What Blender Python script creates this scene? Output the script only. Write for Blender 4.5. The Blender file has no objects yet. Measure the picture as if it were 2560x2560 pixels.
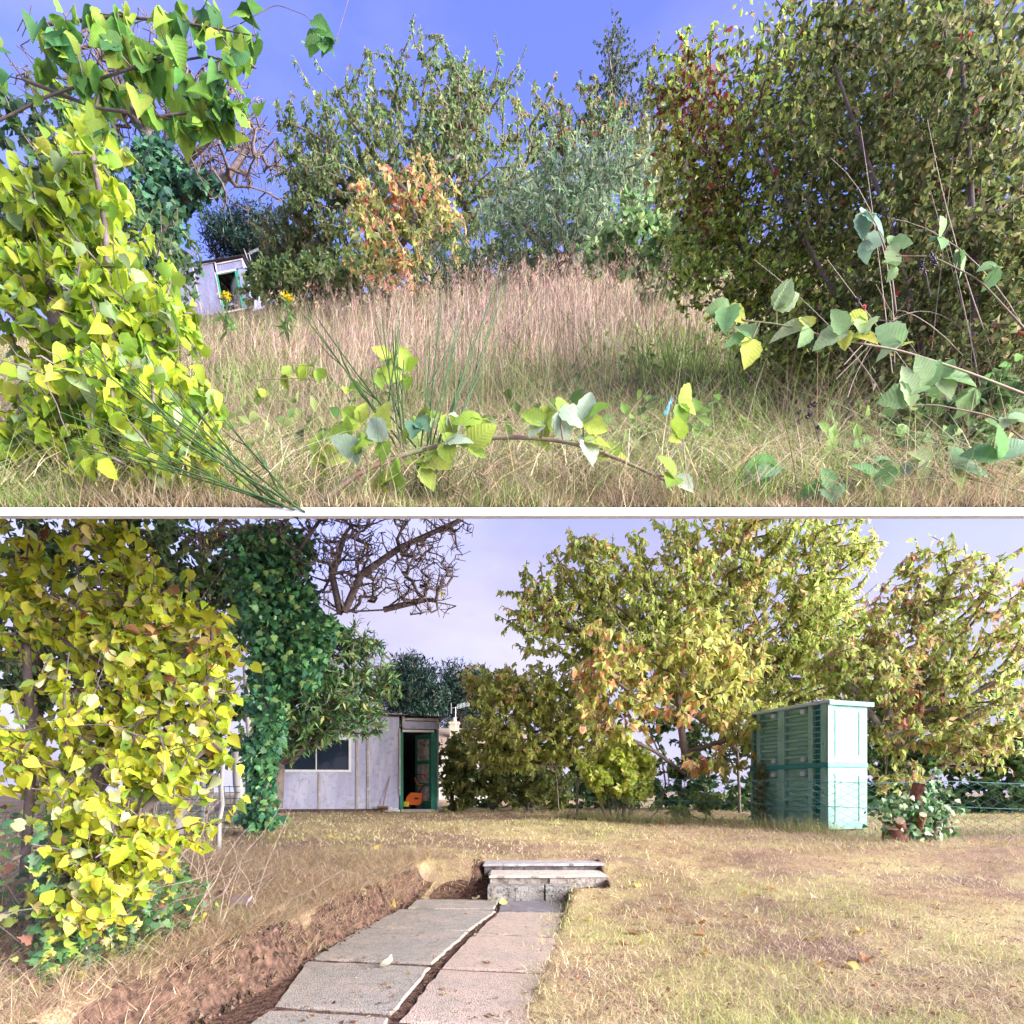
import bpy, math, random
import numpy as np
from mathutils import Vector, Matrix

# ------------------------------------------------------------------ camera, sky, sun, exposure
S = bpy.context.scene
COL = S.collection
F, CX, HY, ZC = 1563.0, 1280.0, 1981.0, 1.2          # focal length and horizon in pixels of the photograph, eye height
cam = bpy.data.cameras.new("camera"); cam_o = bpy.data.objects.new("camera", cam); COL.objects.link(cam_o)
cam.sensor_width = 36.0; cam.sensor_height = 36.0; cam.lens = 36.0 * F / 2560.0
cam.shift_y = (HY - 1280.0) / 2560.0; cam.clip_start = 0.05; cam.clip_end = 2000.0
cam_o.location = (0, 0, ZC); cam_o.rotation_euler = (math.radians(90), 0, 0)
S.camera = cam_o

SUN_TO = Vector((0.88, -0.40, 0.29)).normalized()
SKY_STRENGTH, SUN_STRENGTH, EXPOSURE = 0.10, 3.3, 2.5
w = bpy.data.worlds.new("World"); S.world = w; w.use_nodes = True
nt = w.node_tree; nt.nodes.clear()
def wn(t, **k):
    n = nt.nodes.new(t)
    for a, b in k.items(): setattr(n, a, b)
    return n
out = wn("ShaderNodeOutputWorld"); bg = wn("ShaderNodeBackground"); bg.inputs[1].default_value = SKY_STRENGTH
sky = wn("ShaderNodeTexSky", sky_type='NISHITA', sun_disc=False)
sky.sun_elevation = math.asin(SUN_TO.z); sky.sun_rotation = math.atan2(SUN_TO.x, SUN_TO.y)
sky.air_density = 1.0; sky.dust_density = 1.0; sky.ozone_density = 2.0
tc = wn("ShaderNodeTexCoord"); mp = wn("ShaderNodeMapping"); mp.inputs['Scale'].default_value = (1.0, 1.0, 2.2)
nz = wn("ShaderNodeTexNoise"); nz.inputs['Scale'].default_value = 2.3; nz.inputs['Detail'].default_value = 6; nz.inputs['Roughness'].default_value = 0.55
rp = wn("ShaderNodeValToRGB"); rp.color_ramp.elements[0].position = 0.40; rp.color_ramp.elements[1].position = 0.75
tint = wn("ShaderNodeMixRGB", blend_type='MULTIPLY'); tint.inputs[0].default_value = 1.0; tint.inputs[2].default_value = (0.74, 0.60, 1.12, 1)
cl = wn("ShaderNodeMixRGB", blend_type='MIX'); cl.inputs[2].default_value = (1.36, 1.30, 1.86, 1)
# cloud cover is thin overhead and closes towards the horizon
sx = wn("ShaderNodeSeparateXYZ"); mr = wn("ShaderNodeMapRange")
mr.inputs[1].default_value = 0.25; mr.inputs[2].default_value = 0.66; mr.inputs[3].default_value = 1.05; mr.inputs[4].default_value = 0.10
mul = wn("ShaderNodeMath", operation='MULTIPLY_ADD'); mul.inputs[1].default_value = 0.55
sb = wn("ShaderNodeMath", operation='SUBTRACT'); sb.inputs[1].default_value = 0.25
sb.use_clamp = True
L = nt.links.new
L(tc.outputs['Generated'], mp.inputs[0]); L(mp.outputs[0], nz.inputs['Vector']); L(nz.outputs['Fac'], rp.inputs[0])
L(tc.outputs['Generated'], sx.inputs[0]); L(sx.outputs['Z'], mr.inputs[0])
n2 = wn("ShaderNodeTexNoise"); n2.inputs['Scale'].default_value = 3.1; n2.inputs['Detail'].default_value = 5; n2.inputs['Roughness'].default_value = .5
r2 = wn("ShaderNodeValToRGB"); r2.color_ramp.elements[0].position = .36; r2.color_ramp.elements[0].color = (1.10, 1.05, 1.62, 1); r2.color_ramp.elements[1].position = .66; r2.color_ramp.elements[1].color = (1.62, 1.56, 2.02, 1)
L(mp.outputs[0], n2.inputs['Vector']); L(n2.outputs['Fac'], r2.inputs[0]); L(r2.outputs[0], cl.inputs[2])
L(rp.outputs[0], mul.inputs[0]); L(mr.outputs[0], mul.inputs[2]); L(mul.outputs[0], sb.inputs[0])
L(sky.outputs[0], tint.inputs[1]); L(tint.outputs[0], cl.inputs[1]); L(sb.outputs[0], cl.inputs[0])
L(cl.outputs[0], bg.inputs[0]); L(bg.outputs[0], out.inputs[0])

sun = bpy.data.lights.new("sun", 'SUN'); sun.energy = SUN_STRENGTH; sun.angle = math.radians(55); sun.color = (1.0, 0.98, 0.96)
sun_o = bpy.data.objects.new("sun", sun); COL.objects.link(sun_o)
sun_o.rotation_euler = SUN_TO.to_track_quat('Z', 'Y').to_euler(); sun_o.location = (20, -20, 20)
S.view_settings.view_transform = 'Standard'; S.view_settings.look = 'None'
S.view_settings.exposure = EXPOSURE; S.view_settings.gamma = 1.0; S.view_settings.use_curve_mapping = False
S.render.engine = 'CYCLES'
S.cycles.max_bounces = 4; S.cycles.diffuse_bounces = 2; S.cycles.glossy_bounces = 2; S.cycles.transmission_bounces = 3; S.cycles.transparent_max_bounces = 2
S.cycles.use_adaptive_sampling = True; S.cycles.adaptive_threshold = 0.03
S.cycles.use_denoising = True
S.cycles.caustics_reflective = False; S.cycles.caustics_refractive = False

# ------------------------------------------------------------------ helpers
RNG = np.random.default_rng(7)
def P(x, y, Y): return np.array([(x - CX) / F * Y, Y, ZC + (HY - y) / F * Y])
def poly(pts): return np.array([P(*p) for p in pts])
def nrm(a):
    a = np.asarray(a, float); return a / (np.linalg.norm(a, axis=-1, keepdims=True) + 1e-12)
def sstep(t):
    t = np.clip(t, 0, 1); return t * t * (3 - 2 * t)
def vnoise(x, y, seed=0):                              # smooth value noise on arrays, about -1..1
    xi = np.floor(x).astype(int); yi = np.floor(y).astype(int); fx = sstep(x - xi); fy = sstep(y - yi)
    def h(a, b):
        n = (a * 374761393 + b * 668265263 + seed * 2147483647) & 0xffffffff
        n = ((n ^ (n >> 13)) * 1274126177) & 0xffffffff
        return ((n ^ (n >> 16)) & 0xffff) / 32767.5 - 1
    return (h(xi, yi) * (1 - fx) + h(xi + 1, yi) * fx) * (1 - fy) + (h(xi, yi + 1) * (1 - fx) + h(xi + 1, yi + 1) * fx) * fy

MATS = {}
def mat(name, base=(.5, .5, .5), rough=.8, spec=.3, metal=0, noise=None, bump=None, attr=False, objcol=False, trans=0., var=0.):
    """procedural material. noise: list of (scale, colour, lo, hi) layers mixed over the base; bump: (scale, strength)"""
    if name in MATS: return MATS[name]
    m = bpy.data.materials.new(name); m.use_nodes = True; t = m.node_tree; N = t.nodes; LK = t.links.new
    b = N['Principled BSDF']; b.inputs['Roughness'].default_value = rough; b.inputs['Specular IOR Level'].default_value = spec
    b.inputs['Metallic'].default_value = metal
    if attr:
        a = N.new("ShaderNodeAttribute"); a.attribute_name = "col"; csock = a.outputs['Color']
    elif objcol:
        a = N.new("ShaderNodeObjectInfo"); csock = a.outputs['Color']
    else:
        a = N.new("ShaderNodeRGB"); a.outputs[0].default_value = (*base, 1); csock = a.outputs[0]
    tcn = None
    if noise or bump or var:
        tcn = N.new("ShaderNodeTexCoord")
    for (sc, c, lo, hi) in (noise or []):
        n = N.new("ShaderNodeTexNoise"); n.inputs['Detail'].default_value = 5; n.inputs['Roughness'].default_value = .6
        if isinstance(sc, tuple):
            mpn = N.new("ShaderNodeMapping"); mpn.inputs['Scale'].default_value = sc; LK(tcn.outputs['Object'], mpn.inputs[0]); LK(mpn.outputs[0], n.inputs['Vector']); n.inputs['Scale'].default_value = 1
        else:
            LK(tcn.outputs['Object'], n.inputs['Vector']); n.inputs['Scale'].default_value = sc
        r = N.new("ShaderNodeValToRGB"); r.color_ramp.elements[0].position = lo; r.color_ramp.elements[1].position = hi
        LK(n.outputs['Fac'], r.inputs[0])
        mx = N.new("ShaderNodeMixRGB"); LK(r.outputs[0], mx.inputs[0]); LK(csock, mx.inputs[1]); mx.inputs[2].default_value = (*c, 1)
        csock = mx.outputs[0]
    if var:
        n = N.new("ShaderNodeTexNoise"); n.inputs['Scale'].default_value = 5; n.inputs['Detail'].default_value = 4
        LK(tcn.outputs['Object'], n.inputs['Vector'])
        mrn = N.new("ShaderNodeMapRange"); mrn.inputs[3].default_value = 1 - var; mrn.inputs[4].default_value = 1 + var; LK(n.outputs['Fac'], mrn.inputs[0])
        mx = N.new("ShaderNodeMixRGB"); mx.blend_type = 'MULTIPLY'; mx.inputs[0].default_value = 1; LK(csock, mx.inputs[1]); LK(mrn.outputs[0], mx.inputs[2]); csock = mx.outputs[0]
    LK(csock, b.inputs['Base Color'])
    if bump:
        n = N.new("ShaderNodeTexNoise"); n.inputs['Scale'].default_value = bump[0]; n.inputs['Detail'].default_value = 6
        LK(tcn.outputs['Object'], n.inputs['Vector'])
        bp = N.new("ShaderNodeBump"); bp.inputs['Strength'].default_value = bump[1]; bp.inputs['Distance'].default_value = .02
        LK(n.outputs['Fac'], bp.inputs['Height']); LK(bp.outputs[0], b.inputs['Normal'])
    if trans:
        tr = N.new("ShaderNodeBsdfTranslucent"); LK(csock, tr.inputs[0])
        ms = N.new("ShaderNodeMixShader"); ms.inputs[0].default_value = trans
        LK(b.outputs[0], ms.inputs[1]); LK(tr.outputs[0], ms.inputs[2]); LK(ms.outputs[0], N['Material Output'].inputs[0])
    MATS[name] = m
    return m
LEAF = mat("leaf_blades", attr=True, rough=.55, spec=.25, trans=.55)
LEAFOBJ = mat("single_leaf", objcol=True, rough=.6, spec=.2, trans=.42, var=.25, noise=[(3.2, (.22, .11, .04), .70, .76)])
def veins(m):
    """midrib and side veins of a leaf blade, as fine relief and a paler rib"""
    t = m.node_tree; N = t.nodes; LK = t.links.new; b = N['Principled BSDF']; tc_ = N.new("ShaderNodeTexCoord"); sp = N.new("ShaderNodeSeparateXYZ"); LK(tc_.outputs['Object'], sp.inputs[0])
    def mth(op, a, bb=None, c=None):
        n = N.new("ShaderNodeMath"); n.operation = op
        for i, v in enumerate((a, bb, c)):
            if v is None: continue
            if isinstance(v, (int, float)): n.inputs[i].default_value = v
            else: LK(v, n.inputs[i])
        return n.outputs[0]
    ax = mth('ABSOLUTE', sp.outputs['X']); ph = mth('MULTIPLY', mth('MULTIPLY_ADD', ax, -.75, sp.outputs['Y']), 52.0); wv = mth('POWER', mth('MULTIPLY_ADD', mth('SINE', ph), .5, .5), 6.0)
    rib = mth('LESS_THAN', ax, .016); hgt = mth('MAXIMUM', wv, rib)
    bp = N.new("ShaderNodeBump"); bp.inputs['Strength'].default_value = .18; bp.inputs['Distance'].default_value = .02; LK(hgt, bp.inputs['Height']); LK(bp.outputs[0], b.inputs['Normal'])
    src = b.inputs['Base Color'].links[0].from_socket; mx = N.new("ShaderNodeMixRGB"); mx.blend_type = 'SCREEN'; mx.inputs[2].default_value = (.20, .22, .10, 1); LK(mth('MULTIPLY', hgt, .16), mx.inputs[0]); LK(src, mx.inputs[1])
    tgt = [l.to_socket for l in src.links if l.to_node.name != mx.name]
    for k in tgt: LK(mx.outputs[0], k)
veins(LEAFOBJ)
GLOSSY = mat("glossy_leaves", attr=True, rough=.42, spec=.3, trans=.15)
GLOSSYOBJ = mat("glossy_single_leaf", objcol=True, rough=.42, spec=.3, trans=.15, var=.2)
GRASS = mat("grass_blades", attr=True, rough=.7, spec=.2, trans=.3)
BARK = mat("bark", (.20, .155, .135), .9, .15, noise=[(18, (.24, .2, .17), .45, .7), (5, (.08, .07, .06), .5, .7)], bump=(60, .5))
TWIG = mat("twigs", (.13, .095, .09), .85, .2, noise=[(20, (.26, .21, .20), .5, .75)])
STEM = mat("green_stems", (.03, .075, .02), .6, .25, noise=[(15, (.07, .10, .03), .4, .7)])
CANE = mat("bramble_cane", (.22, .17, .12), .6, .3, noise=[(25, (.3, .12, .12), .45, .7), (9, (.2, .26, .1), .45, .7)])

def link(o, parent=None):
    COL.objects.link(o)
    if parent is not None: o.parent = parent
    return o
def tag(o, label=None, cat=None, group=None, kind=None):
    if label: o["label"] = label
    if cat: o["category"] = cat
    if group: o["group"] = group
    if kind: o["kind"] = kind
    return o
def root(name, loc, label, cat, group=None):
    o = bpy.data.objects.new(name, None); o.location = tuple(float(a) for a in loc); o.empty_display_size = .2
    COL.objects.link(o); return tag(o, label, cat, group)
def base_of(parent):
    p = np.zeros(3)
    while parent is not None: p = p + np.array(parent.location); parent = parent.parent
    return p

def raw_mesh(name, v, faces_by_n, col=None, smooth=False):
    """v (N,3); faces_by_n list of integer arrays (M,k)"""
    me = bpy.data.meshes.new(name); v = np.asarray(v, np.float32)
    me.vertices.add(len(v)); me.vertices.foreach_set("co", v.ravel())
    loops = []; starts = []; tot = 0; nf = 0
    for f in faces_by_n:
        f = np.asarray(f, np.int32)
        if f.size == 0: continue
        loops.append(f.ravel()); starts.append(tot + np.arange(len(f)) * f.shape[1]); tot += f.size; nf += len(f)
    me.loops.add(tot); me.loops.foreach_set("vertex_index", np.concatenate(loops).astype(np.int32))
    me.polygons.add(nf); me.polygons.foreach_set("loop_start", np.concatenate(starts).astype(np.int32))
    me.polygons.foreach_set("use_smooth", np.full(nf, smooth))
    if col is not None:
        a = me.attributes.new("col", 'FLOAT_COLOR', 'POINT'); c4 = np.ones((len(v), 4), np.float32); c4[:, :3] = col
        a.data.foreach_set("color", c4.ravel())
    me.update(calc_edges=True); me.validate()
    return me

class MB:
    """collects solid shapes and links them as one mesh object"""
    def __init__(s): s.v = []; s.q = []; s.t = []; s.n = 0; s.c = []; s.hascol = False
    def add(s, v, q=(), t=(), c=None):
        v = np.asarray(v, float)
        s.v.append(v)
        if len(q): s.q.append(np.asarray(q, int) + s.n)
        if len(t): s.t.append(np.asarray(t, int) + s.n)
        s.c.append(np.broadcast_to(np.array(c if c is not None else (1, 1, 1), float), v.shape) if np.ndim(c) < 2 else np.asarray(c))
        if c is not None: s.hascol = True
        s.n += len(v)
    def box(s, o, a, b, c):                            # corner o, edge vectors a, b, c
        o, a, b, c = [np.asarray(i, float) for i in (o, a, b, c)]
        v = [o, o + a, o + a + b, o + b, o + c, o + a + c, o + a + b + c, o + b + c]
        s.add(v, [(0, 3, 2, 1), (4, 5, 6, 7), (0, 1, 5, 4), (1, 2, 6, 5), (2, 3, 7, 6), (3, 0, 4, 7)])
    def bar(s, p, q, w, h, up=(0, 0, 1)):              # beam from p to q
        p, q = np.asarray(p, float), np.asarray(q, float); d = q - p; x = nrm(np.cross(d, up)); z = nrm(np.cross(x, d))
        s.box(p - x * w / 2 - z * h / 2, x * w, d, z * h)
    def tube(s, pts, rad, n=6, cap=True, c=None):
        pts = np.asarray(pts, float); m = len(pts); rad = np.broadcast_to(np.asarray(rad, float), (m,))
        d = np.gradient(pts, axis=0); d = nrm(d)
        up = min(np.eye(3) + [.013, .017, .011], key=lambda e: np.max(np.abs(d @ e)))
        x = nrm(np.cross(d, up)); y = nrm(np.cross(d, x)); a = np.linspace(0, 2 * np.pi, n, endpoint=False)
        v = pts[:, None] + rad[:, None, None] * (np.cos(a)[None, :, None] * x[:, None] + np.sin(a)[None, :, None] * y[:, None])
        q = [(i * n + j, i * n + (j + 1) % n, (i + 1) * n + (j + 1) % n, (i + 1) * n + j) for i in range(m - 1) for j in range(n)]
        v = v.reshape(-1, 3); t = []
        if cap:
            v = np.vstack([v, pts[:1], pts[-1:]]); k = m * n
            t = [(k, (j + 1) % n, j) for j in range(n)] + [(k + 1, (m - 1) * n + j, (m - 1) * n + (j + 1) % n) for j in range(n)]
        s.add(v, q, t, c)
    def build(s, name, material, parent=None, smooth=False, bevel=0):
        v = np.vstack(s.v) - base_of(parent)
        fs = []
        if s.q: fs.append(np.vstack(s.q))
        if s.t: fs.append(np.vstack(s.t))
        me = raw_mesh(name, v, fs, np.vstack(s.c) if s.hascol else None, smooth)
        me.materials.append(material)
        o = link(bpy.data.objects.new(name, me), parent)
        if bevel:
            bv = o.modifiers.new("bevel", 'BEVEL'); bv.width = bevel; bv.segments = 2; bv.limit_method = 'ANGLE'
        return o

# ------------------------------------------------------------------ leaves
def leaf_tpl(prof, fold=.25, droop=.25, ser=0., notch=0., wave=0.):
    """prof: half widths along the blade (t, w). base at origin, blade along +Y, length 1, normal +Z"""
    pr = list(prof); mid = []; lf = []; rt = []
    for i, (t, wd) in enumerate(pr):
        z = -droop * t * t; wv = wave * math.sin(i * 2.4)
        mid.append((0, t, z)); k = 1 + (ser if i % 2 else -ser)
        yo = -notch if i == 0 else 0
        lf.append((-wd * k, t + yo, z + fold * wd + wv)); rt.append((wd * k, t + yo, z + fold * wd - wv))
    if len(pr) == 1:                                   # kite: base, two side points, tip
        (t, wd), = pr; return np.array([(0, 0, 0), (-wd, t, fold * wd - droop * t * t), (wd, t, fold * wd - droop * t * t), (0, 1, -droop)], float), np.zeros((0, 4), int), np.array([(0, 3, 1), (0, 2, 3)])
    n = len(pr); v = mid + lf + rt + [(0, 1.0, -droop * 1.05)]
    q = []; tt = []
    for i in range(n - 1):
        q.append((i, i + 1, n + i + 1, n + i)); q.append((i + 1, i, 2 * n + i, 2 * n + i + 1))
    tt.append((n - 1, 3 * n, 2 * n - 1)); tt.append((3 * n, n - 1, 3 * n - 1))
    return np.array(v, float), np.array(q, int), np.array(tt, int)
HEART = [leaf_tpl([(0, .20), (.05, .34), (.15, .43), (.30, .46), (.45, .42), (.60, .33), (.75, .21), (.88, .10)], f, d, 0, .1, wv) for f, d, wv in ((.2, .3, .012), (.75, .15, .03), (-.25, .5, .035), (.45, .65, .02), (.05, .12, .03), (.95, .4, .02))]
BRAM = [leaf_tpl([(0, .10), (.1, .27), (.22, .33), (.34, .37), (.46, .37), (.58, .33), (.7, .26), (.82, .17), (.92, .09)], f, d, .07, .02, .01) for f, d in ((.3, .2), (.12, .35), (.5, .1))]
CHERRY = [leaf_tpl([(0, .07), (.48, .26)], f, d) for f, d in ((.5, .35), (.9, .2), (.3, .5))]
LANCE = [leaf_tpl([(0, .03), (.45, .14)], f, d) for f, d in ((.5, .3), (.2, .5))]
OVAL = [leaf_tpl([(0, .13), (.5, .33)], f, d) for f, d in ((.3, .2), (.6, .1))]
def ivy_tpl(k):
    o = [(0, -.12), (.28, -.18), (.5, .12), (.27, .3), (.34, .52), (.13, .55), (0, 1.0), (-.13, .55), (-.34, .52), (-.27, .3), (-.5, .12), (-.28, -.18)]
    v = [(0, .2, 0)] + [(x, y, -.12 * abs(x) * (1 + k) - .1 * k * y * y) for x, y in o]
    return np.array(v, float), np.zeros((0, 4), int), np.array([(0, 1 + i, 1 + (i + 1) % 12) for i in range(12)], int)
IVY = [ivy_tpl(0), ivy_tpl(1.2), ivy_tpl(-1.0)]
BIRCH = [leaf_tpl([(.35, .3)], .3, .2)]

def frames(d, n):
    d = nrm(d); x = nrm(np.cross(d, n)); z = np.cross(x, d)
    return np.stack([x, d, z], axis=2)                 # columns x, y, z
def leaf_mesh_arrays(tpls, T, M, sc, col, rng):
    V = []; Q = []; TR = []; C = []; off = 0; pick = rng.integers(0, len(tpls), len(T))
    for k, (tv, tq, tt) in enumerate(tpls):
        i = np.where(pick == k)[0]
        if len(i) == 0: continue
        v = np.einsum('nij,vj->nvi', M[i], tv) * sc[i][:, None, None] + T[i][:, None]
        nv = len(tv); o = off + np.arange(len(i))[:, None, None] * nv
        if len(tq): Q.append((tq[None] + o).reshape(-1, 4))
        if len(tt): TR.append((tt[None] + o).reshape(-1, 3))
        V.append(v.reshape(-1, 3)); C.append(np.repeat(col[i], nv, axis=0)); off += nv * len(i)
    return np.vstack(V), [np.vstack(a) for a in (Q, TR) if a], np.vstack(C)
_tplmesh = {}
def emit(parent, tpls, T, M, sc, col, parts=0, name="leaf", rest="foliage", material=None, objmat=None, seed=1):
    """leaves of one plant: the `parts` that show largest as parts of their own, the rest joined into one part"""
    rng = np.random.default_rng(seed); material = material or LEAF; objmat = objmat or LEAFOBJ
    T = np.asarray(T); sc = np.asarray(sc); col = np.clip(np.asarray(col), .004, .95)
    order = np.argsort(-sc / np.maximum(T[:, 1], .5)) if parts else np.arange(len(T))
    if parts:
        # only leaves inside the picture count as the largest
        px = CX + T[:, 0] / T[:, 1] * F; py = HY - (T[:, 2] - ZC) / T[:, 1] * F
        inside = (px > -10) & (px < 2570) & (py > -10) & (py < 2570)
        order = np.concatenate([order[inside[order]], order[~inside[order]]])
    b = base_of(parent)
    for i in order[:parts]:
        k = int(rng.integers(0, len(tpls))); key = (id(tpls[k]), objmat.name)
        if key not in _tplmesh:
            tv, tq, tt = tpls[k]; me = raw_mesh("leaf", tv, [a for a in (tq, tt) if len(a)], None, True); me.materials.append(objmat); _tplmesh[key] = me
        o = bpy.data.objects.new(name, _tplmesh[key]); mm = Matrix(((M[i] * sc[i]).tolist())).to_4x4(); mm.translation = Vector((T[i] - b).tolist())
        link(o, parent); o.matrix_local = mm; o.color = (*[float(a) for a in col[i]], 1)
    r = order[parts:]
    if len(r):
        v, f, c = leaf_mesh_arrays(tpls, T[r], M[r], sc[r], col[r], rng)
        me = raw_mesh(rest, v - b, f, c, True); me.materials.append(material)
        o = link(bpy.data.objects.new(rest, me), parent); o["kind"] = "stuff"
        return o
def palette(n, cols, wts, rng, jit=.18):
    c = np.array(cols)[rng.choice(len(cols), n, p=np.array(wts) / sum(wts))]
    return c * (1 + rng.normal(0, jit, (n, 1))) * (1 + rng.normal(0, jit * .35, (n, 3)))
def blobs(bl, n, rng, shell=.5):
    """points inside ellipsoids given as (x, y, Y, rx, ry, rY): centre and radii in photo pixels, depth radius in metres"""
    bl = np.array(bl, float); vol = bl[:, 3] * bl[:, 4]; k = rng.choice(len(bl), n, p=vol / vol.sum())
    d = nrm(rng.normal(size=(n, 3))); r = rng.random(n) ** (1 / (2 + 2 * shell)) * (1 + .35 * rng.random(n) ** 6); b = bl[k]; d = d * r[:, None]
    Y = b[:, 2] + d[:, 1] * b[:, 5]
    s = b[:, 2] / F                                    # metres per pixel at the ellipsoid's own depth
    X = (b[:, 0] - CX) * s + d[:, 0] * b[:, 3] * s; Z = ZC + (HY - b[:, 1]) * s + d[:, 2] * b[:, 4] * s
    return np.stack([X, Y, Z], 1)

# ------------------------------------------------------------------ branching
def grow(trunks, targets, rng, step=.25, jit=.12, sag=.0, wpath=.25):
    pos = []; par = []; dist = []
    for tr in trunks:
        last = -1
        for i, p in enumerate(tr):
            pos.append(np.array(p)); par.append(last); dist.append(0 if last < 0 else dist[last] + np.linalg.norm(p - pos[last])); last = len(pos) - 1
    ntr = len(pos); PA = np.zeros((ntr + 40 * len(targets) + 10, 3)); PA[:ntr] = pos; DA = np.zeros(len(PA)); DA[:ntr] = dist
    n = ntr; targets = np.asarray(targets)
    d0 = np.array([np.min(np.linalg.norm(PA[:ntr] - t, axis=1)) for t in targets]); tips = []
    for t in targets[np.argsort(d0)]:
        dd = np.linalg.norm(PA[:n] - t, axis=1); cost = dd + wpath * DA[:n] + .6 * np.maximum(0, PA[:n, 2] - t[2])
        j = int(np.argmin(cost)); L_ = dd[j]; k = max(1, min(30, int(L_ / step))); p0 = PA[j].copy(); last = j
        for i in range(1, k + 1):
            u = i / k; q = p0 + (t - p0) * u; q[2] += sag * L_ * u * (1 - u) * 2
            if i < k: q += rng.normal(0, jit * L_ / max(2, k), 3)
            PA[n] = q; DA[n] = DA[last] + L_ / k; par.append(last); last = n; n += 1
        tips.append(last)
    return PA[:n], par, tips, ntr
def branch_mesh(PA, par, tips, r_tip, power=.45, nside=5, rmax=9, minr=0., trunk_n=0, trunk_r=None):
    n = len(PA); cnt = np.zeros(n)
    for t in tips: cnt[t] += 1
    for i in range(n - 1, -1, -1):
        if par[i] >= 0: cnt[par[i]] += cnt[i]
    rad = np.minimum(r_tip * np.maximum(cnt, 1) ** power, rmax)
    if trunk_r is not None: rad[:trunk_n] = np.maximum(trunk_r, rad[:trunk_n] * 0)
    idx = np.array([i for i in range(n) if par[i] >= 0]); pi = np.array([par[i] for i in idx])
    a = PA[pi]; b = PA[idx]; d = nrm(b - a); up = np.where(np.abs(d[:, 2:3]) < .9, [[0, 0, 1.]], [[1., 0, 0]])
    x = nrm(np.cross(d, up)); y = np.cross(d, x); ang = np.linspace(0, 2 * np.pi, nside, endpoint=False)
    ring = np.cos(ang)[None, :, None] * x[:, None] + np.sin(ang)[None, :, None] * y[:, None]
    ra = np.minimum(rad[pi], rad[idx] * 1.6); rb = rad[idx]
    va = a[:, None] + ring * ra[:, None, None]; vb = b[:, None] + ring * rb[:, None, None] + d[:, None] * (rb * .3)[:, None, None]
    v = np.concatenate([va, vb], 1).reshape(-1, 3); o = np.arange(len(idx))[:, None, None] * 2 * nside
    q = np.array([(j, (j + 1) % nside, nside + (j + 1) % nside, nside + j) for j in range(nside)])
    return v, (q[None] + o).reshape(-1, 4)
def wood(name, parent, PA, par, tips, r_tip, material, **k):
    v, q = branch_mesh(PA, par, tips, r_tip, **k)
    me = raw_mesh(name, v - base_of(parent), [q], None, True); me.materials.append(material)
    return link(bpy.data.objects.new(name, me), parent)
def twig_dirs(PA, par, tips):
    t = np.array(tips); return PA[t], nrm(PA[t] - PA[np.array([par[i] for i in t])])
def spray(tp, td, k, L_, rng, hang=.8, spread=.5, back=.35):
    """k leaf bases along each twig end with hanging leaf directions"""
    n = len(tp); u = rng.random((n, k)) * back
    T = tp[:, None] - td[:, None] * u[..., None] + rng.normal(0, .03, (n, k, 3)) * L_ * 3
    d = rng.normal(0, spread, (n, k, 3)) + td[:, None] * .35; d[..., 2] -= hang
    T = T.reshape(-1, 3); d = nrm(d.reshape(-1, 3)); nn = rng.normal(0, .8, T.shape); nn[:, 2] += .5; nn[:, 1] -= .5
    return T, frames(d, nn), L_ * rng.uniform(.5, 1.3, len(T))

def blades(pos, h, lean, width, col, rng, seg=3, bend=.5, la=None):
    """grass blades: tapered strips with `seg` segments, joined into one mesh"""
    n = len(pos); az = rng.random(n) * 2 * np.pi; side = np.stack([np.cos(az), np.sin(az), np.zeros(n)], 1)
    la = rng.random(n) * 2 * np.pi if la is None else la
    ld = np.stack([np.cos(la), np.sin(la), np.zeros(n)], 1) * lean[:, None]
    V = []
    for s_ in range(seg + 1):
        u = s_ / seg; z = h * u * (1 - .35 * np.minimum(lean, 1.5) * u * bend)
        c = pos + ld * (h * (u * .5 + bend * u * u))[:, None]; c[:, 2] += z
        wd = width * (1 - u) ** .7 if s_ < seg else width * .08
        V += [c - side * (wd / 2)[:, None], c + side * (wd / 2)[:, None]]
    V = np.stack(V, 1); nv = 2 * (seg + 1); o = np.arange(n)[:, None, None] * nv
    q = np.array([(2 * i, 2 * i + 1, 2 * i + 3, 2 * i + 2) for i in range(seg)])
    return V.reshape(-1, 3), (q[None] + o).reshape(-1, 4), np.repeat(col, nv, axis=0)
def stuff(name, v, q, c, material, label, cat, parent=None):
    me = raw_mesh(name, v - base_of(parent), [q], c, False); me.materials.append(material)
    o = link(bpy.data.objects.new(name, me), parent); o["kind"] = "stuff"
    if parent is None: tag(o, label, cat)
    return o
# ------------------------------------------------------------------ the ground of the overgrown slope (upper) and of the cleared garden (lower)
Y0 = 2.2
_uY = np.array([0, 2.2, 3, 5, 8, 12, 16, 22, 30, 45, 70]); _uy = np.array([1269, 1269, 1195, 1075, 925, 812, 755, 722, 702, 690, 684.])
def UG(X, Y):
    X = np.asarray(X, float); Y = np.asarray(Y, float)
    yc = np.interp(Y, _uY, _uy); k = sstep((Y - Y0) / 5)
    z = ZC + (HY - yc) / F * Y + X * .12 * k
    return z + k * (.10 * vnoise(X * .8, Y * .8, 3) + .05 * vnoise(X * 2.3, Y * 2.3, 4)) + .012 * vnoise(X * 9, Y * 9, 5) * np.clip((Y - Y0) * 2, 0, 1) + .02 * np.clip((Y - Y0) * 6, 0, 1)
def XL(Y): return -1.50 + (Y - 4.09) * .15
def XR(Y): return .20 + (Y - 4.09) * .16
_lY = np.array([0, 7.8, 10.3, 13, 17, 30, 80, 400]); _lz = np.array([.33, .355, .54, .62, .68, .8, 1.0, 1.0])
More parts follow.
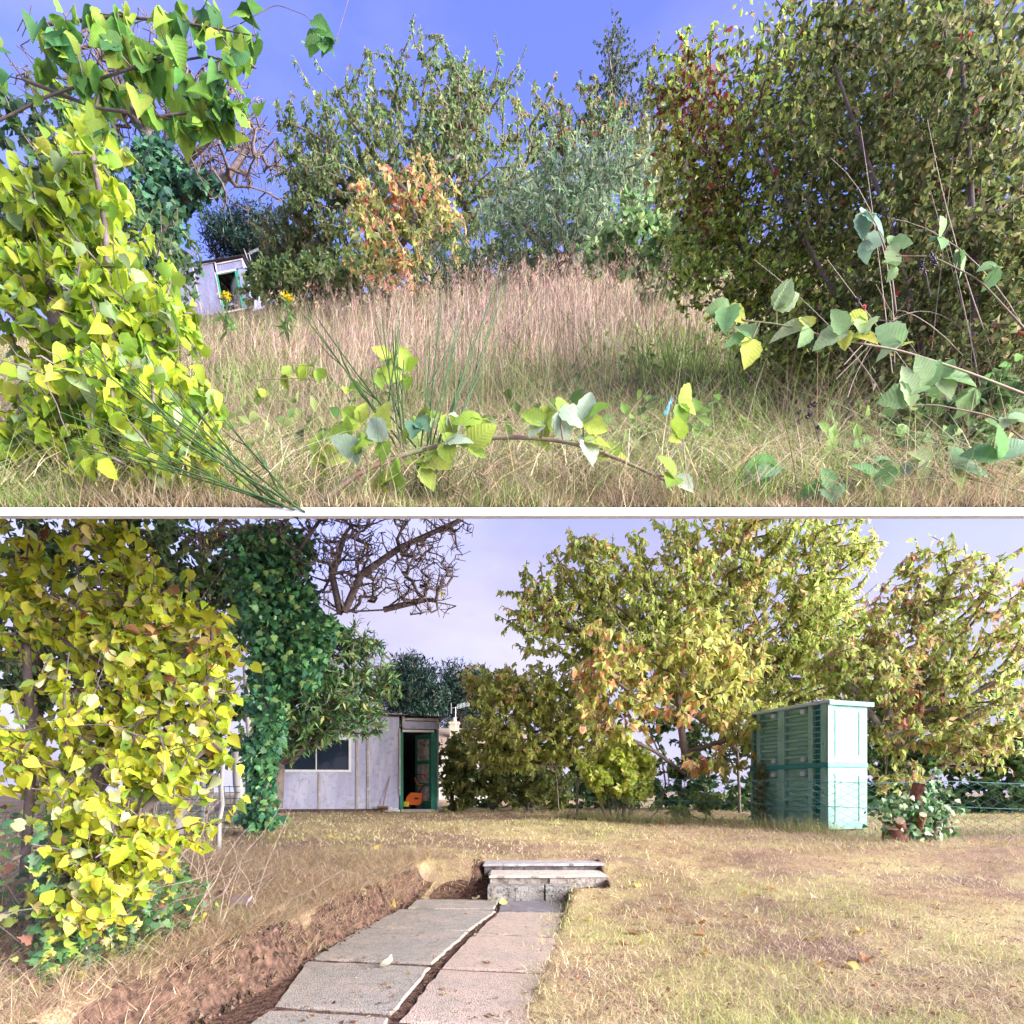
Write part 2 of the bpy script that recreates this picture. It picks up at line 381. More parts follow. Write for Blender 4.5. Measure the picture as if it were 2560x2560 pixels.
def LG(X, Y):
    X = np.asarray(X, float); Y = np.asarray(Y, float)
    lawn = np.interp(Y, _lY, _lz)
    right = .02 + (np.interp(7.8, _lY, _lz) - .02) * np.clip((Y - 4.4) / 3.4, 0, 1) ** (2.2 - 1.0 * sstep((X - 1.0) / 1.5))
    right = np.where(Y > 7.8, lawn, right) + .05 * np.clip((X - 1.2) / 3, 0, 1) * sstep((8 - Y) / 3)
    right = right + .05 * sstep((X - 1.2) / 2.5)
    xl = XL(Y) + .06 * vnoise(Y * 3, X * 0, 8) + .025 * vnoise(Y * 9, X * 5, 18); dl = xl - X          # distance to the left of the path
    bank = .32 * sstep(dl / .10) + .09 * sstep((dl - .1) / .8) + .05 * sstep((dl - .8) / 1.5)
    bank = np.where(Y > 6.8, bank + (lawn - bank) * sstep((Y - 6.8) / 1.0), bank)
    mid = (X + .2) / .4
    left_of = X < (XL(Y) + XR(Y)) / 2
    z = np.where(left_of, bank, right)
    inpath = (Y < 6.82) & (X > xl) & (X < XR(Y) - .0)
    z = np.where(inpath, .004, z)
    # notch of bare soil between the bank and the steps, and the ground under the steps
    instep = (Y >= 6.82) & (Y < 7.84) & (X > -.40) & (X < 1.02)
    z = np.where(instep, .0 + (Y - 6.82) * .27, z)
    nick = np.exp(-(((X + .62) / .26) ** 2 + ((Y - 7.0) / .28) ** 2)); z = z * (1 - .8 * nick)
    far = sstep((Y - 7.9) / 1.0); z = np.where((Y > 7.84), np.where(Y > 8.9, lawn, np.where(left_of, z * (1 - far) + lawn * far, right)), z)
    hump = .035 * vnoise(X * 1.3, Y * 1.3, 11) + .012 * vnoise(X * 5, Y * 5, 12)
    return z + np.where(inpath | instep, .006 * vnoise(X * 20, Y * 20, 13), hump * np.where(Y > 6, 1, .8))

def sheet(xs, ys, f, name, material, drop=None):
    X, Y = np.meshgrid(xs, ys); Z = f(X, Y); v = np.stack([X, Y, Z], 2).reshape(-1, 3); nx = len(xs); ny = len(ys)
    i = np.arange(ny - 1)[:, None] * nx + np.arange(nx - 1)[None]; q = np.stack([i, i + 1, i + nx + 1, i + nx], 2).reshape(-1, 4)
    me = raw_mesh(name, v, [q], None, True); me.materials.append(material)
    return tag(link(bpy.data.objects.new(name, me)), kind="structure")
SOIL = mat("dry_lawn_soil", (.34, .24, .14), .95, .1, noise=[(1.1, (.42, .35, .16), .42, .60), (6, (.22, .13, .09), .52, .70), (38, (.52, .41, .26), .5, .70), (.7, (.27, .18, .13), .5, .62), (90, (.16, .10, .07), .58, .72)], bump=(60, 1.0))
TURF = mat("thatch_under_grass", (.14, .10, .055), .95, .1, noise=[(3, (.10, .11, .035), .45, .65), (30, (.22, .16, .09), .5, .75)], bump=(50, .9))
xs = np.unique(np.concatenate([np.arange(-3.2, 3.2, .05), -np.geomspace(3.2, 400, 40), np.geomspace(3.2, 400, 40)]))
ys = np.unique(np.concatenate([np.arange(1.2, 9.2, .055), np.geomspace(9.2, 400, 50)]))
lawn_o = sheet(xs, ys, LG, "lawn_ground", SOIL)
_X, _Y = np.meshgrid(xs, ys); _d = XL(_Y) - _X + .05 * vnoise(_Y * 3, _X * 0, 8)
_m = np.maximum(sstep((_d + .10) / .05) * sstep((.15 + .05 * vnoise(_Y * 6, _X * 6, 9) - _d) / .08) * (_Y < 7.3), ((_Y < 6.97) & (_X > XL(_Y) - .06) & (_X < XR(_Y) - .03)) * 1.0)
_m = np.maximum(_m, sstep((1.25 - (((_X + .62) / .30) ** 2 + ((_Y - 7.02) / .32) ** 2)) * 2)); _m = np.maximum(_m, ((_X > -.5) & (_X < 1.05) & (_Y > 6.8) & (_Y < 7.84)) * 1.0)
_a = lawn_o.data.attributes.new("col", 'FLOAT_COLOR', 'POINT'); _c4 = np.ones((_m.size, 4), np.float32); _c4[:, :3] = _m.reshape(-1, 1); _a.data.foreach_set("color", _c4.ravel())
# bare soil shows where the turf is cut away
_t = SOIL.node_tree; _b = _t.nodes['Principled BSDF']; _src = _b.inputs['Base Color'].links[0].from_socket
_at = _t.nodes.new("ShaderNodeAttribute"); _at.attribute_name = "col"; _n = _t.nodes.new("ShaderNodeTexNoise"); _n.inputs['Scale'].default_value = 14; _n.inputs['Detail'].default_value = 5
_tc = _t.nodes.new("ShaderNodeTexCoord"); _t.links.new(_tc.outputs['Object'], _n.inputs['Vector'])
_ad = _t.nodes.new("ShaderNodeMath"); _ad.operation = 'ADD'; _t.links.new(_at.outputs['Fac'], _ad.inputs[0]); _t.links.new(_n.outputs['Fac'], _ad.inputs[1])
_r = _t.nodes.new("ShaderNodeValToRGB"); _r.color_ramp.elements[0].position = .85; _r.color_ramp.elements[1].position = 1.0; _t.links.new(_ad.outputs[0], _r.inputs[0])
_n2 = _t.nodes.new("ShaderNodeTexNoise"); _n2.inputs['Scale'].default_value = 22; _n2.inputs['Detail'].default_value = 6; _t.links.new(_tc.outputs['Object'], _n2.inputs['Vector'])
_r2 = _t.nodes.new("ShaderNodeValToRGB"); _r2.color_ramp.elements[0].position = .35; _r2.color_ramp.elements[0].color = (.06, .035, .028, 1); _r2.color_ramp.elements[1].position = .7; _r2.color_ramp.elements[1].color = (.22, .13, .09, 1); _t.links.new(_n2.outputs['Fac'], _r2.inputs[0])
_mx = _t.nodes.new("ShaderNodeMixRGB"); _t.links.new(_r.outputs[0], _mx.inputs[0]); _t.links.new(_src, _mx.inputs[1]); _t.links.new(_r2.outputs[0], _mx.inputs[2]); _t.links.new(_mx.outputs[0], _b.inputs['Base Color'])

# hillside: sheet of fan-shaped rows, over an added white slab: front edge divides the views, underside bounces light
us = np.linspace(-1, 1, 150); yy = np.unique(np.concatenate([[Y0], np.arange(Y0 + .02, 6, .06), np.geomspace(6, 48, 60)]))
U, YY = np.meshgrid(us, yy); XX = U * (YY * .845 + .16); ZZ = UG(XX, YY); ZZ[0] = UG(XX[0] * 0, YY[0])
nx = len(us); ny = len(yy); i = np.arange(ny - 1)[:, None] * nx + np.arange(nx - 1)[None]; q = np.stack([i, i + 1, i + nx + 1, i + nx], 2).reshape(-1, 4)
me = raw_mesh("hillside", np.stack([XX, YY, ZZ], 2).reshape(-1, 3), [q], None, True); me.materials.append(TURF)
tag(link(bpy.data.objects.new("hillside", me)), kind="structure")
WHITE = mat("white_divider_paint", (.82, .82, .82), .7, .3, noise=[(6, (.74, .74, .73), .5, .75)], bump=(40, .15))
us2 = np.linspace(-1, 1, 2); yy2 = np.array([Y0 - .004, 2.26, 3, 5, 8, 12, 16, 22, 30, 48.]); V = []
for y_ in yy2:
    for u in us2:
        x_ = u * (y_ * .845 + .16)
        yc = np.interp(y_, _uY, _uy); zt = ZC + (HY - yc) / F * y_ + x_ * .12 * float(sstep((y_ - Y0) / 5)) - float(np.interp(y_, [2.2, 2.26, 3, 5, 60], [0, .02, .10, .3, .35]))
        th = .0285 if y_ < 2.3 else .03
        V += [(x_, y_, zt), (x_, y_, zt - th)]
q = []
for r in range(len(yy2) - 1):
    a = r * 4; b = a + 4
    q += [(a, a + 2, b + 2, b), (a + 1, b + 1, b + 3, a + 3), (a, b, b + 1, a + 1), (a + 2, a + 3, b + 3, b + 2)]
q += [(0, 1, 3, 2), (b, b + 2, b + 3, b + 1)]
me = raw_mesh("divider_slab", V, [q]); me.materials.append(WHITE); tag(link(bpy.data.objects.new("divider_slab", me)), kind="structure")

# ------------------------------------------------------------------ steps and paving slabs
CONC = mat("grey_paving_concrete", (.34, .31, .27), .95, .1, noise=[(3, (.44, .36, .30), .42, .66), (11, (.25, .23, .19), .52, .70), (70, (.17, .15, .14), .53, .66), (130, (.60, .56, .50), .57, .70)], bump=(110, .7))
PINKC = mat("pink_paving_concrete", (.50, .38, .31), .95, .1, noise=[(3.5, (.42, .35, .29), .42, .66), (12, (.34, .27, .22), .54, .72), (70, (.24, .17, .14), .54, .66), (130, (.70, .62, .54), .57, .70)], bump=(110, .7))
STONE = mat("worn_step_stone", (.30, .28, .26), .95, .1, noise=[(6, (.36, .32, .28), .5, .66), (18, (.10, .095, .085), .5, .64), (60, (.42, .39, .35), .58, .70)], bump=(50, .9))
STONEW = mat("pale_step_stone", (.34, .29, .25), .95, .1, noise=[(6, (.46, .41, .36), .5, .66), (16, (.18, .14, .115), .5, .64), (60, (.50, .46, .41), .58, .70)], bump=(50, .9))
def prism(top, th, name, material, parent=None, rng=RNG, rag=.012, tilt=.0):
    """slab from a top outline (list of (x, y, z)), chipped edges"""
    t = []
    for k in range(len(top)):
        a = np.array(top[k]); b = np.array(top[(k + 1) % len(top)]); m = max(2, int(np.linalg.norm(b - a) / .09))
        for u in range(m): p = a + (b - a) * u / m; p[:2] += rng.normal(0, rag * .45, 2); t.append(p)
    t = np.array(t); n = len(t); c = t.mean(0); ins = c + (t - c) * .975; ins[:, 2] = t[:, 2]
    low = t.copy(); low[:, 2] -= .012; bot = t.copy(); bot[:, 2] -= th; cc = c[None]
    v = np.vstack([ins, low, bot, cc]); q = []; tr = []
    for k in range(n):
        j = (k + 1) % n; q += [(n + k, n + j, j, k), (2 * n + k, 2 * n + j, n + j, n + k)]; tr.append((k, j, 3 * n))
    m = MB(); m.add(v, q, tr); return m.build(name, material, parent, smooth=False)
def gp(x, y, z=0.0):                                    # pixel on the level z
    Y = (ZC - z) * F / (y - HY); return np.array([(x - CX) / F * Y, Y, z])
path_group = "paving slabs of the garden path"
def paver(px, material, label, dz=0.0, th=.05):
    pts = [gp(*p) for p in px]; pts = [p + (0, 0, dz + .02) for p in pts]
    c = np.mean(pts, 0); r = prism(pts, th, "paving_slab", material); tag(r, label, "paving slab", path_group); return r
paver([(780, 2402), (1084, 2414), (1170, 2334), (905, 2324)], CONC, "large grey square paving slab, nearest whole one of the left column")
paver([(915, 2321), (1172, 2331), (1240, 2281), (1000, 2277)], CONC, "grey paving slab between the large grey slab and the cracked slab")
paver([(690, 2520), (980, 2540), (1076, 2424), (768, 2409)], CONC, "grey paving slab cut off at the bottom of the path, left column")
paver([(430, 2700), (900, 2720), (970, 2552), (675, 2532)], CONC, "grey paving slab below the cut off one, mostly out of view")
paver([(1103, 2425), (1362, 2437), (1394, 2352), (1184, 2338)], PINKC, "pinkish speckled paving slab, larger one of the right column")
paver([(1192, 2335), (1396, 2348), (1424, 2286), (1246, 2284)], PINKC, "pinkish paving slab in front of the dark slab below the steps")
paver([(1000, 2560), (1340, 2575), (1358, 2443), (1100, 2430)], PINKC, "pinkish paving slab cut off at the bottom of the path, right column")
paver([(1020, 2274), (1090, 2276), (1236, 2277), (1246, 2254), (1040, 2254)], CONC, "cracked grey paving slab beside the soil bank below the steps", .006)
paver([(1246, 2281), (1434, 2288), (1446, 2256), (1252, 2254)], mat("dark_slate", (.19, .17, .185), .75, .35, noise=[(8, (.3, .27, .27), .5, .7)], bump=(25, .8)), "dark riven slate slab at the foot of the steps", .002)
def step(name, x0, x1, y0, y1, z0, z1, material, label, splits=(), tread=None):
    r = root(name, ((x0 + x1) / 2, y0, z0), label, "step", "steps up to the lawn")
    ed = [x0, *splits, x1]
    for a, b in zip(ed[:-1], ed[1:]):
        pts = [(a + .004, y0, z1), (b - .004, y0 + RNG.normal(0, .012), z1 + RNG.normal(0, .006)), (b - .004, y1, z1), (a + .004, y1, z1)]
        if tread is None: prism(pts, z1 - z0, "kerb_block", material, r, rag=.014)
        else: prism([(p[0], p[1] + .02, p[2] - .032) for p in pts], z1 - z0 - .032, "kerb_block", material, r, rag=.014)
    if tread is not None: prism([(x0 - .015, y0 - .012, z1), (x1 + .01, y0 + .008, z1 + .004), (x1 + .01, y1, z1), (x0 - .015, y1, z1)], .030, "tread", tread, r, rag=.02)  # paler stone on top puts the skylight of the treads into the colour
    return r
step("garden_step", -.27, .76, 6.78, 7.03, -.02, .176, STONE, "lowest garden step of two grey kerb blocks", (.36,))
step("garden_step", -.25, 1.06, 7.02, 7.5, .10, .27, STONEW, "middle garden step with a tread coloured paler as if skylit", (.42,), mat("lit_look_pale_tread", (.50, .44, .38), .95, .1, noise=[(7, (.60, .54, .47), .45, .65), (25, (.33, .28, .24), .54, .70)], bump=(50, .6)))
step("garden_step", -.34, 1.12, 7.49, 7.88, .2, .345, mat("dark_step", (.15, .13, .13), .9, .15, noise=[(7, (.26, .235, .23), .5, .68), (22, (.07, .06, .06), .52, .66)], bump=(50, .9)), "top garden step with a dark riser below the lawn", (), mat("lit_look_grey_tread", (.36, .33, .34), .95, .1, noise=[(7, (.46, .43, .43), .45, .65), (25, (.24, .21, .21), .54, .70)], bump=(50, .6)))

# ------------------------------------------------------------------ sheds
LAV = mat("weathered_lavender_board", (.45, .44, .60), .9, .2, noise=[((2.5, 2.5, .5), (.60, .59, .73), .42, .66), (9, (.36, .34, .42), .52, .72), ((20, 20, 1.6), (.40, .38, .46), .55, .75), ((.9, .9, 2.4), (.33, .33, .30), .62, .78)], bump=(35, .3))
BATT = mat("old_batten_timber", (.46, .40, .38), .9, .2, noise=[((14, 14, 2), (.30, .25, .23), .5, .7), (6, (.6, .56, .56), .5, .7)], bump=(50, .3))
GREENP = mat("flaking_green_paint", (.03, .22, .14), .55, .4, noise=[((30, 30, 5), (.42, .42, .34), .63, .70), (5, (.02, .15, .10), .5, .7)], bump=(60, .4))
WHITEP = mat("white_window_paint", (.80, .80, .80), .5, .4, noise=[(12, (.66, .65, .62), .55, .75)])
PANE = mat("dark_window_pane", (.02, .03, .05), .08, .5, noise=[(35, (.16, .2, .24), .66, .76)])
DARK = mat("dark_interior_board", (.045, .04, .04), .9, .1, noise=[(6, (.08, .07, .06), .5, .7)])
ROOFM = mat("tarred_corrugated_roof", (.055, .045, .06), .75, .3, noise=[(8, (.13, .11, .12), .5, .7)])
RAWD = mat("rotten_door_panel", (.44, .38, .35), .9, .15, noise=[((6, 6, 2), (.66, .60, .57), .46, .62), (9, (.16, .11, .10), .5, .68)], bump=(30, .5))
class Frame:
    def __init__(s, o, ux, uy, uz): s.o, s.ux, s.uy, s.uz = [np.asarray(a, float) for a in (o, ux, uy, uz)]
    def p(s, u, v, w_): return s.o + s.ux * u + s.uz * v + s.uy * w_   # along, up, back
    def box(s, m, u0, u1, v0, v1, w0, w1): m.box(s.p(u0, v0, w0), s.ux * (u1 - u0), s.uy * (w1 - w0), s.uz * (v1 - v0))
def part(fr, name, material, parent, *boxes, bevel=0):
    m = MB()
    for b in boxes: fr.box(m, *b)
    return m.build(name, material, parent, bevel=bevel)
def corrugated(fr, parent, u0, u1, va, vb, w0, w1, name="roof"):
    n = int((u1 - u0) / .0125); us_ = np.linspace(u0, u1, n); v = []
    for w_ in (w0, w1):
        for k, u in enumerate(us_):
            vv = va + (vb - va) * (u - u0) / (u1 - u0) + .012 * math.sin(u / .076 * 2 * math.pi) + (w_ - w0) * .05
            v += [fr.p(u, vv, w_), fr.p(u, vv + .012, w_)]
    m = MB(); q = []
    for k in range(n - 1):
        a = 2 * k; b = 2 * n + 2 * k
        q += [(a + 1, a + 3, b + 3, b + 1), (a, b, b + 2, a + 2), (a, a + 2, a + 3, a + 1), (b, b + 1, b + 3, b + 2)]
    m.add(v, q); return m.build(name, ROOFM, parent, smooth=False)
def door(fr, parent, u_h, W, H, ang, base=.05):
    """ledged panel door hung on the post at u_h, swung inwards"""
    c, s_ = math.cos(ang), math.sin(ang)
    d = Frame(fr.p(u_h, base, .05), -fr.ux * c + fr.uy * s_, fr.ux * s_ + fr.uy * c, fr.uz)
    o = part(d, "door", GREENP, parent, (0, .09, 0, H, 0, .04), (W - .09, W, 0, H, 0, .04), (.09, W - .09, H - .13, H, 0, .04), (.09, W - .09, 0, .22, 0, .04), (.09, W - .09, H * .60, H * .60 + .1, 0, .04), (.09, W - .09, H * .30, H * .30 + .09, 0, .04))
    for a, b in ((.22, H * .30), (H * .30 + .09, H * .60), (H * .60 + .1, H - .13)):
        part(d, "door_panel", RAWD, o, (.085, W - .085, a - .01, b + .01, .012, .03), (.13, W - .13, a + .05, b - .05, -.004, .03))
    return o
LAVD = mat("darkened_lavender_board", (.19, .19, .29), .9, .2, noise=[((2.5, 2.5, .5), (.26, .26, .37), .42, .66), (9, (.13, .12, .19), .52, .72), ((20, 20, 1.6), (.16, .15, .22), .55, .75)], bump=(35, .3))  # lavender board again, colour darkened against the strong light on the slope
def make_shed(fr, Wd, H, Hr, depth, label, door_u, door_w, door_h, win=None, battens=(), ang=1.05, LAV=LAV):
    """front wall from u=0 to u=Wd; roof line from H at the left to Hr at the right"""
    r = root("garden_shed", fr.o, label, "shed"); du0, du1 = door_u, door_u + door_w
    ed = [0, *battens, du0 - .10]
    hh = lambda u: H + (Hr - H) * u / Wd
    for a, b in zip(ed[:-1], ed[1:]):
        top = min(hh(a), hh(b)) - .03
        if win and b > win[0] - .05 and a < win[1] - .05:
            part(fr, "wall_panel", LAV, r, (a, b - .008, .06, win[2] - .06, 0, .03))
            if top > win[3] + .06: part(fr, "wall_panel", LAV, r, (a, b - .008, win[3] + .06, top, 0, .03))
            if b > win[1] + .12: part(fr, "wall_panel", LAV, r, (win[1] + .06, b - .008, win[2] - .06, win[3] + .06, 0, .029))
        else: part(fr, "wall_panel", LAV, r, (a, b - .008, .06, top, 0, .03))
    part(fr, "wall_panel", LAV, r, (du0 - .02, Wd - .06, door_h + .09, min(hh(du0), hh(Wd)) - .12, 0, .03))
    part(fr, "wall_panel", LAV, r, (du1 + .17, Wd - .02, .02, door_h + .06, .0, .03))
    for b in battens: part(fr, "batten", BATT, r, (b - .03, b + .03, .05, hh(b) - .04 if not (win and win[0] < b < win[1]) else win[2] - .07, -.022, -.001))
    part(fr, "batten", BATT, r, (du0 - .11, du0 - .065, .42, door_h + .1, -.03, -.002)); part(fr, "batten", BATT, r, (Wd - .06, Wd, door_h + .05, hh(Wd) - .02, -.022, .03))
    part(fr, "batten", BATT, r, (du0 - .02, du0 + .04, door_h + .1, hh(du0) - .02, -.024, -.001))
    part(fr, "fascia", BATT, r, (0, du0, H - .09, H - .03, -.018, -.002)); part(fr, "fascia", BATT, r, (du0, Wd, Hr - .10, Hr - .03, -.02, -.002))
    part(fr, "lintel", WHITEP, r, (du0 - .02, du1 + .08, door_h, door_h + .06, -.03, .06))
    part(fr, "door_post", GREENP, r, (du0 - .09, du0, .02, door_h, -.015, .07), bevel=.004); part(fr, "door_post", GREENP, r, (du1, du1 + .10, .02, door_h, -.015, .07), (du1 + .105, du1 + .165, .02, door_h, -.01, .03), bevel=.004)
    part(fr, "threshold", BATT, r, (du0 - .05, du1 + .1, -.03, .045, -.06, .12))
    part(fr, "plinth", mat("damp_plinth", (.10, .07, .06), .95, .1, noise=[(9, (.2, .15, .13), .5, .7)], bump=(30, .6)), r, (0, du0 - .1, -.1, .055, -.03, .04))
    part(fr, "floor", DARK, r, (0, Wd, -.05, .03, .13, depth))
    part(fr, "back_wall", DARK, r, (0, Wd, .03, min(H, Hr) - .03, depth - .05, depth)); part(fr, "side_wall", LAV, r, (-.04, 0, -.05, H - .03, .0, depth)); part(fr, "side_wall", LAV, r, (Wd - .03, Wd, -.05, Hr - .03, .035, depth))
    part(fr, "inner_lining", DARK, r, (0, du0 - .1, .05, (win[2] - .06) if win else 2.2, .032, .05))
    corrugated(fr, r, -.1, Wd + .12, H, Hr, -.16, depth + .1)
    if win:
        wo = part(fr, "window", WHITEP, r, (win[0] - .06, win[1] + .06, win[2] - .06, win[2], -.02, .05), (win[0] - .06, win[1] + .06, win[3], win[3] + .06, -.02, .05), (win[0] - .06, win[0], win[2], win[3], -.02, .05), (win[1], win[1] + .06, win[2], win[3], -.02, .05))
        n = win[4]; pw = (win[1] - win[0]) / n
        for k in range(n):
            part(fr, "pane", PANE, wo, (win[0] + k * pw + .012, win[0] + (k + 1) * pw - .012, win[2], win[3], .01, .016))
            if k: part(fr, "mullion", WHITEP, wo, (win[0] + k * pw - .012, win[0] + k * pw + .012, win[2], win[3], -.012, .04))
    door(fr, r, du1, door_w - .02, door_h - .08, ang)
    return r
SY = 17.0; sgz = float(np.interp(SY, _lY, _lz)) + .02
sux = np.array([.99, .14, 0]); sux /= np.linalg.norm(sux); sO = np.array([(690 - CX) / F * 16.4, 16.4, sgz])
def su(x): k = (x - CX) / F; return (k * sO[1] - sO[0]) / (sux[0] - k * sux[1])
shed_fr = Frame(sO, sux, (-sux[1], sux[0], 0), (0, 0, 1))
make_shed(shed_fr, su(1097), 2.66, 2.54, 2.6, "lavender-grey garden shed with green doorway and corrugated roof beyond the lawn", su(1008), su(1078) - su(1008), 2.13,
          win=(su(708), su(872), 1.10, 1.90, 2), battens=(su(799), su(893), su(920)), ang=.92)
# the same kind of shed on the overgrown slope, leaning in the photograph
UY = 31.0; k_ = UY / F; ro = math.radians(11)
uxv = np.array([math.cos(ro), 0, math.sin(ro)]); uzv = np.array([-math.sin(ro), 0, math.cos(ro)])
fr2 = Frame(P(462, 803, UY), uxv * 1.0, (0, 1, 0), uzv)
make_shed(fr2, 3.40, 2.66, 2.54, 2.6, "leaning lavender-grey shed with green doorway at the far end of the overgrown slope", 2.02, .88, 1.98, battens=(.9,), ang=.85, LAV=LAVD)
# ================================================================== UPPER: the overgrown slope
def ub(x, y, Y): p = P(x, y, Y); p[2] = UG(p[0], p[1]); return p       # foot on the hillside below a pixel
def droot(name, p, label, cat, group=None): return root(name, p, label, cat, group)
G_CHERRY = [(.17, .27, .10), (.24, .34, .13), (.30, .37, .15), (.26, .19, .11)]
ORANGE = [(.80, .36, .18), (.78, .50, .20), (.76, .26, .20), (.66, .58, .18), (.40, .45, .12)]

def leafy_tree(name, foot, trunk_px, blob, ntip, nleaf, L_, cols, wts, label, seed, parts=0, tpls=CHERRY, hang=.8, spread=.45, back=.4, r_tip=.006, step=.4, barkm=None, tip_jit=.1,
               power=.45, cat="tree", group=None, shell=.5, trunk_r=None, colfun=None, jit=.16, material=None, objmat=None, sag=.0, wpath=.25, trunk_name="trunk", nside=4):
    """tree or shrub: trunk (with its limbs) and a crown of single leaves"""
    rng = np.random.default_rng(seed)
    r = root(name, foot, label, cat, group)
    trunks = [poly(t) if len(t[0]) == 3 else t for t in trunk_px]
    tg = blobs(blob, ntip, rng, shell)
    PA, par, tips, ntr = grow(trunks, tg, rng, step=step, jit=tip_jit, sag=sag, wpath=wpath)
    wo = wood(trunk_name if cat == "tree" else "stems", r, PA, par, tips, r_tip, barkm or BARK, power=power, nside=nside, trunk_n=ntr, trunk_r=trunk_r)
    if cat != "tree": wo["kind"] = "stuff"
    tp, td = twig_dirs(PA, par, tips)
    T, M, sc = spray(tp, td, nleaf, L_, rng, hang, spread, back)
    c = palette(len(T), cols, wts, rng, jit)
    if colfun is not None: c = colfun(T, c, rng)
    emit(r, tpls, T, M, sc, c, parts, rest="crown", seed=seed, material=material, objmat=objmat)
    return r, PA, par, tips

# --- tall grass and thatch
def upper_grass():
    rng = np.random.default_rng(21)
    nc = 3600; cy = 2.3 + 21 * rng.random(nc) ** 1.55; cx = (rng.random(nc) * 2 - 1) * (.83 * cy + .12); kb = 19
    n = nc * kb; spr = np.repeat(.04 + .013 * cy, kb); off = rng.normal(0, 1, (n, 2)) * spr[:, None]; X = np.repeat(cx, kb) + off[:, 0]; Y = np.maximum(np.repeat(cy, kb) + off[:, 1], Y0 + .03)
    px = CX + X / Y * F; cX, cYY = np.repeat(cx, kb), np.repeat(cy, kb)
    g = vnoise(cX * .9, cYY * .9, 31) + .6 * vnoise(cX * 2.6, cYY * 2.6, 32)
    green = np.clip(.27 + .75 * g, 0, .95)
    green += .85 * np.exp(-(((px - 1800) / 190) ** 2 + ((Y - 5.6) / 1.8) ** 2)) + .8 * np.exp(-(((px - 1320) / 190) ** 2 + ((Y - 6.2) / 1.3) ** 2)) + .5 * np.exp(-(((px - 1750) / 350) ** 2 + ((Y - 3.2) / .8) ** 2)) + .45 * np.exp(-(((px - 640) / 200) ** 2 + ((Y - 8.5) / 2) ** 2)) - .25 * np.exp(-((Y - 9.5) / 3) ** 2)
    isg = rng.random(n) < green; tone = np.repeat(1 + .38 * rng.normal(0, 1, nc), kb).clip(.4, 1.55)[:, None]
    c = palette(n, [(.58, .45, .28), (.50, .35, .24), (.66, .55, .36), (.28, .19, .12)], [4, 3, 3, 2], rng, .2)
    pk = sstep((Y - 5.5) / 3)[:, None] * .38; c = c * (1 - pk) + palette(n, [(.60, .37, .32), (.50, .31, .25), (.66, .48, .40)], [3, 2, 2], rng, .18) * pk
    cg = palette(n, [(.22, .36, .06), (.36, .48, .13), (.15, .28, .06), (.45, .52, .2)], [3, 3, 2, 1], rng, .2); vg = rng.random(n) < 1.0 * np.exp(-(((px - 1790) / 200) ** 2 + ((Y - 6.0) / 1.7) ** 2)); isg = isg | vg; c[isg] = cg[isg]; c[vg] = palette(vg.sum(), [(.20, .42, .05), (.30, .52, .09), (.40, .52, .15)], [2, 2, 1], rng, .2); c = c * tone * .85
    h = np.where(Y > 5.5, rng.uniform(.25, .85, n), rng.uniform(.10, .42, n)) * np.repeat(rng.uniform(.6, 1.25, nc), kb); h = np.where(isg, h * .8, h)
    lean = np.where(Y > 5.5, rng.gamma(2, .24, n), rng.gamma(2.4, .42, n)) + np.repeat(np.where(rng.random(nc) < .28, rng.uniform(.5, 1.4, nc), 0), kb); la = np.arctan2(off[:, 1], off[:, 0]) + rng.normal(0, .8, n); wd = np.where(isg, rng.uniform(.004, .009, n), rng.uniform(.0028, .0055, n)) * np.clip(Y / 6, .55, 2.2)
    pos = np.stack([X, Y, UG(X, Y) - .02], 1)
    keep = ~((Y < 3.0) & (h * (1 + lean) > .55)); lean = np.minimum(lean, 2.2)
    v, q, cc = blades(pos[keep], h[keep], lean[keep], wd[keep], c[keep], rng, 3, .7, la[keep])
    stuff("tall_grass", v, q, cc, GRASS, "tall dry straw and green grass covering the overgrown slope", "grass")
    # seed-head stalks standing above the sward
    n = 1700; Y = 6.5 + 9 * rng.random(n); px = rng.normal(1380, 300, n); X = (px - CX) / F * Y
    pos = np.stack([X, Y, UG(X, Y)], 1); h = rng.uniform(.7, 1.25, n); lean = rng.gamma(2, .12, n)
    c = palette(n, [(.58, .42, .33), (.62, .50, .38), (.48, .31, .25)], [3, 3, 2], rng, .2)
    v, q, cc = blades(pos, h, lean, np.full(n, .005) * np.clip(Y / 7, 1, 2), c, rng, 4, .5)
    r2 = np.random.default_rng(5); hv = []; m = 9                           # seed heads: short bristles at the tips
    tip = v.reshape(n, -1, 3)[:, -1]; hp = np.repeat(tip, m, axis=0) + r2.normal(0, .02, (n * m, 3)) * [1, 1, 2.2]
    v2, q2, c2 = blades(hp, np.full(n * m, .05), np.full(n * m, .7), np.full(n * m, .006), np.repeat(c * [1.05, .95, .95], m, axis=0), r2, 1, .3)
    stuff("grass_stalks", np.vstack([v, v2]), np.vstack([q, q2 + len(v)]), np.vstack([cc, c2]), GRASS, "pinkish dry grass stalks with feathery seed heads on the slope", "grass")
    # matted dead stems lying near the edge
    n = 9000; Y = 2.22 + 2.8 * rng.random(n) ** 1.2; X = (rng.random(n) * 2 - 1) * (.83 * Y + .12); pos = np.stack([X, Y, UG(X, Y) + rng.random(n) * .12], 1)
    c = palette(n, [(.58, .45, .28), (.44, .32, .20), (.66, .56, .38), (.26, .18, .11), (.34, .36, .12)], [4, 3, 3, 2, 2], rng, .2)
    v, q, cc = blades(pos, rng.uniform(.12, .42, n), np.minimum(rng.gamma(4, .35, n), 1.7), rng.uniform(.0022, .0045, n), c, rng, 3, .6, np.where(Y < 3.2, rng.uniform(.05, .95, n) * np.pi, rng.random(n) * 2 * np.pi))
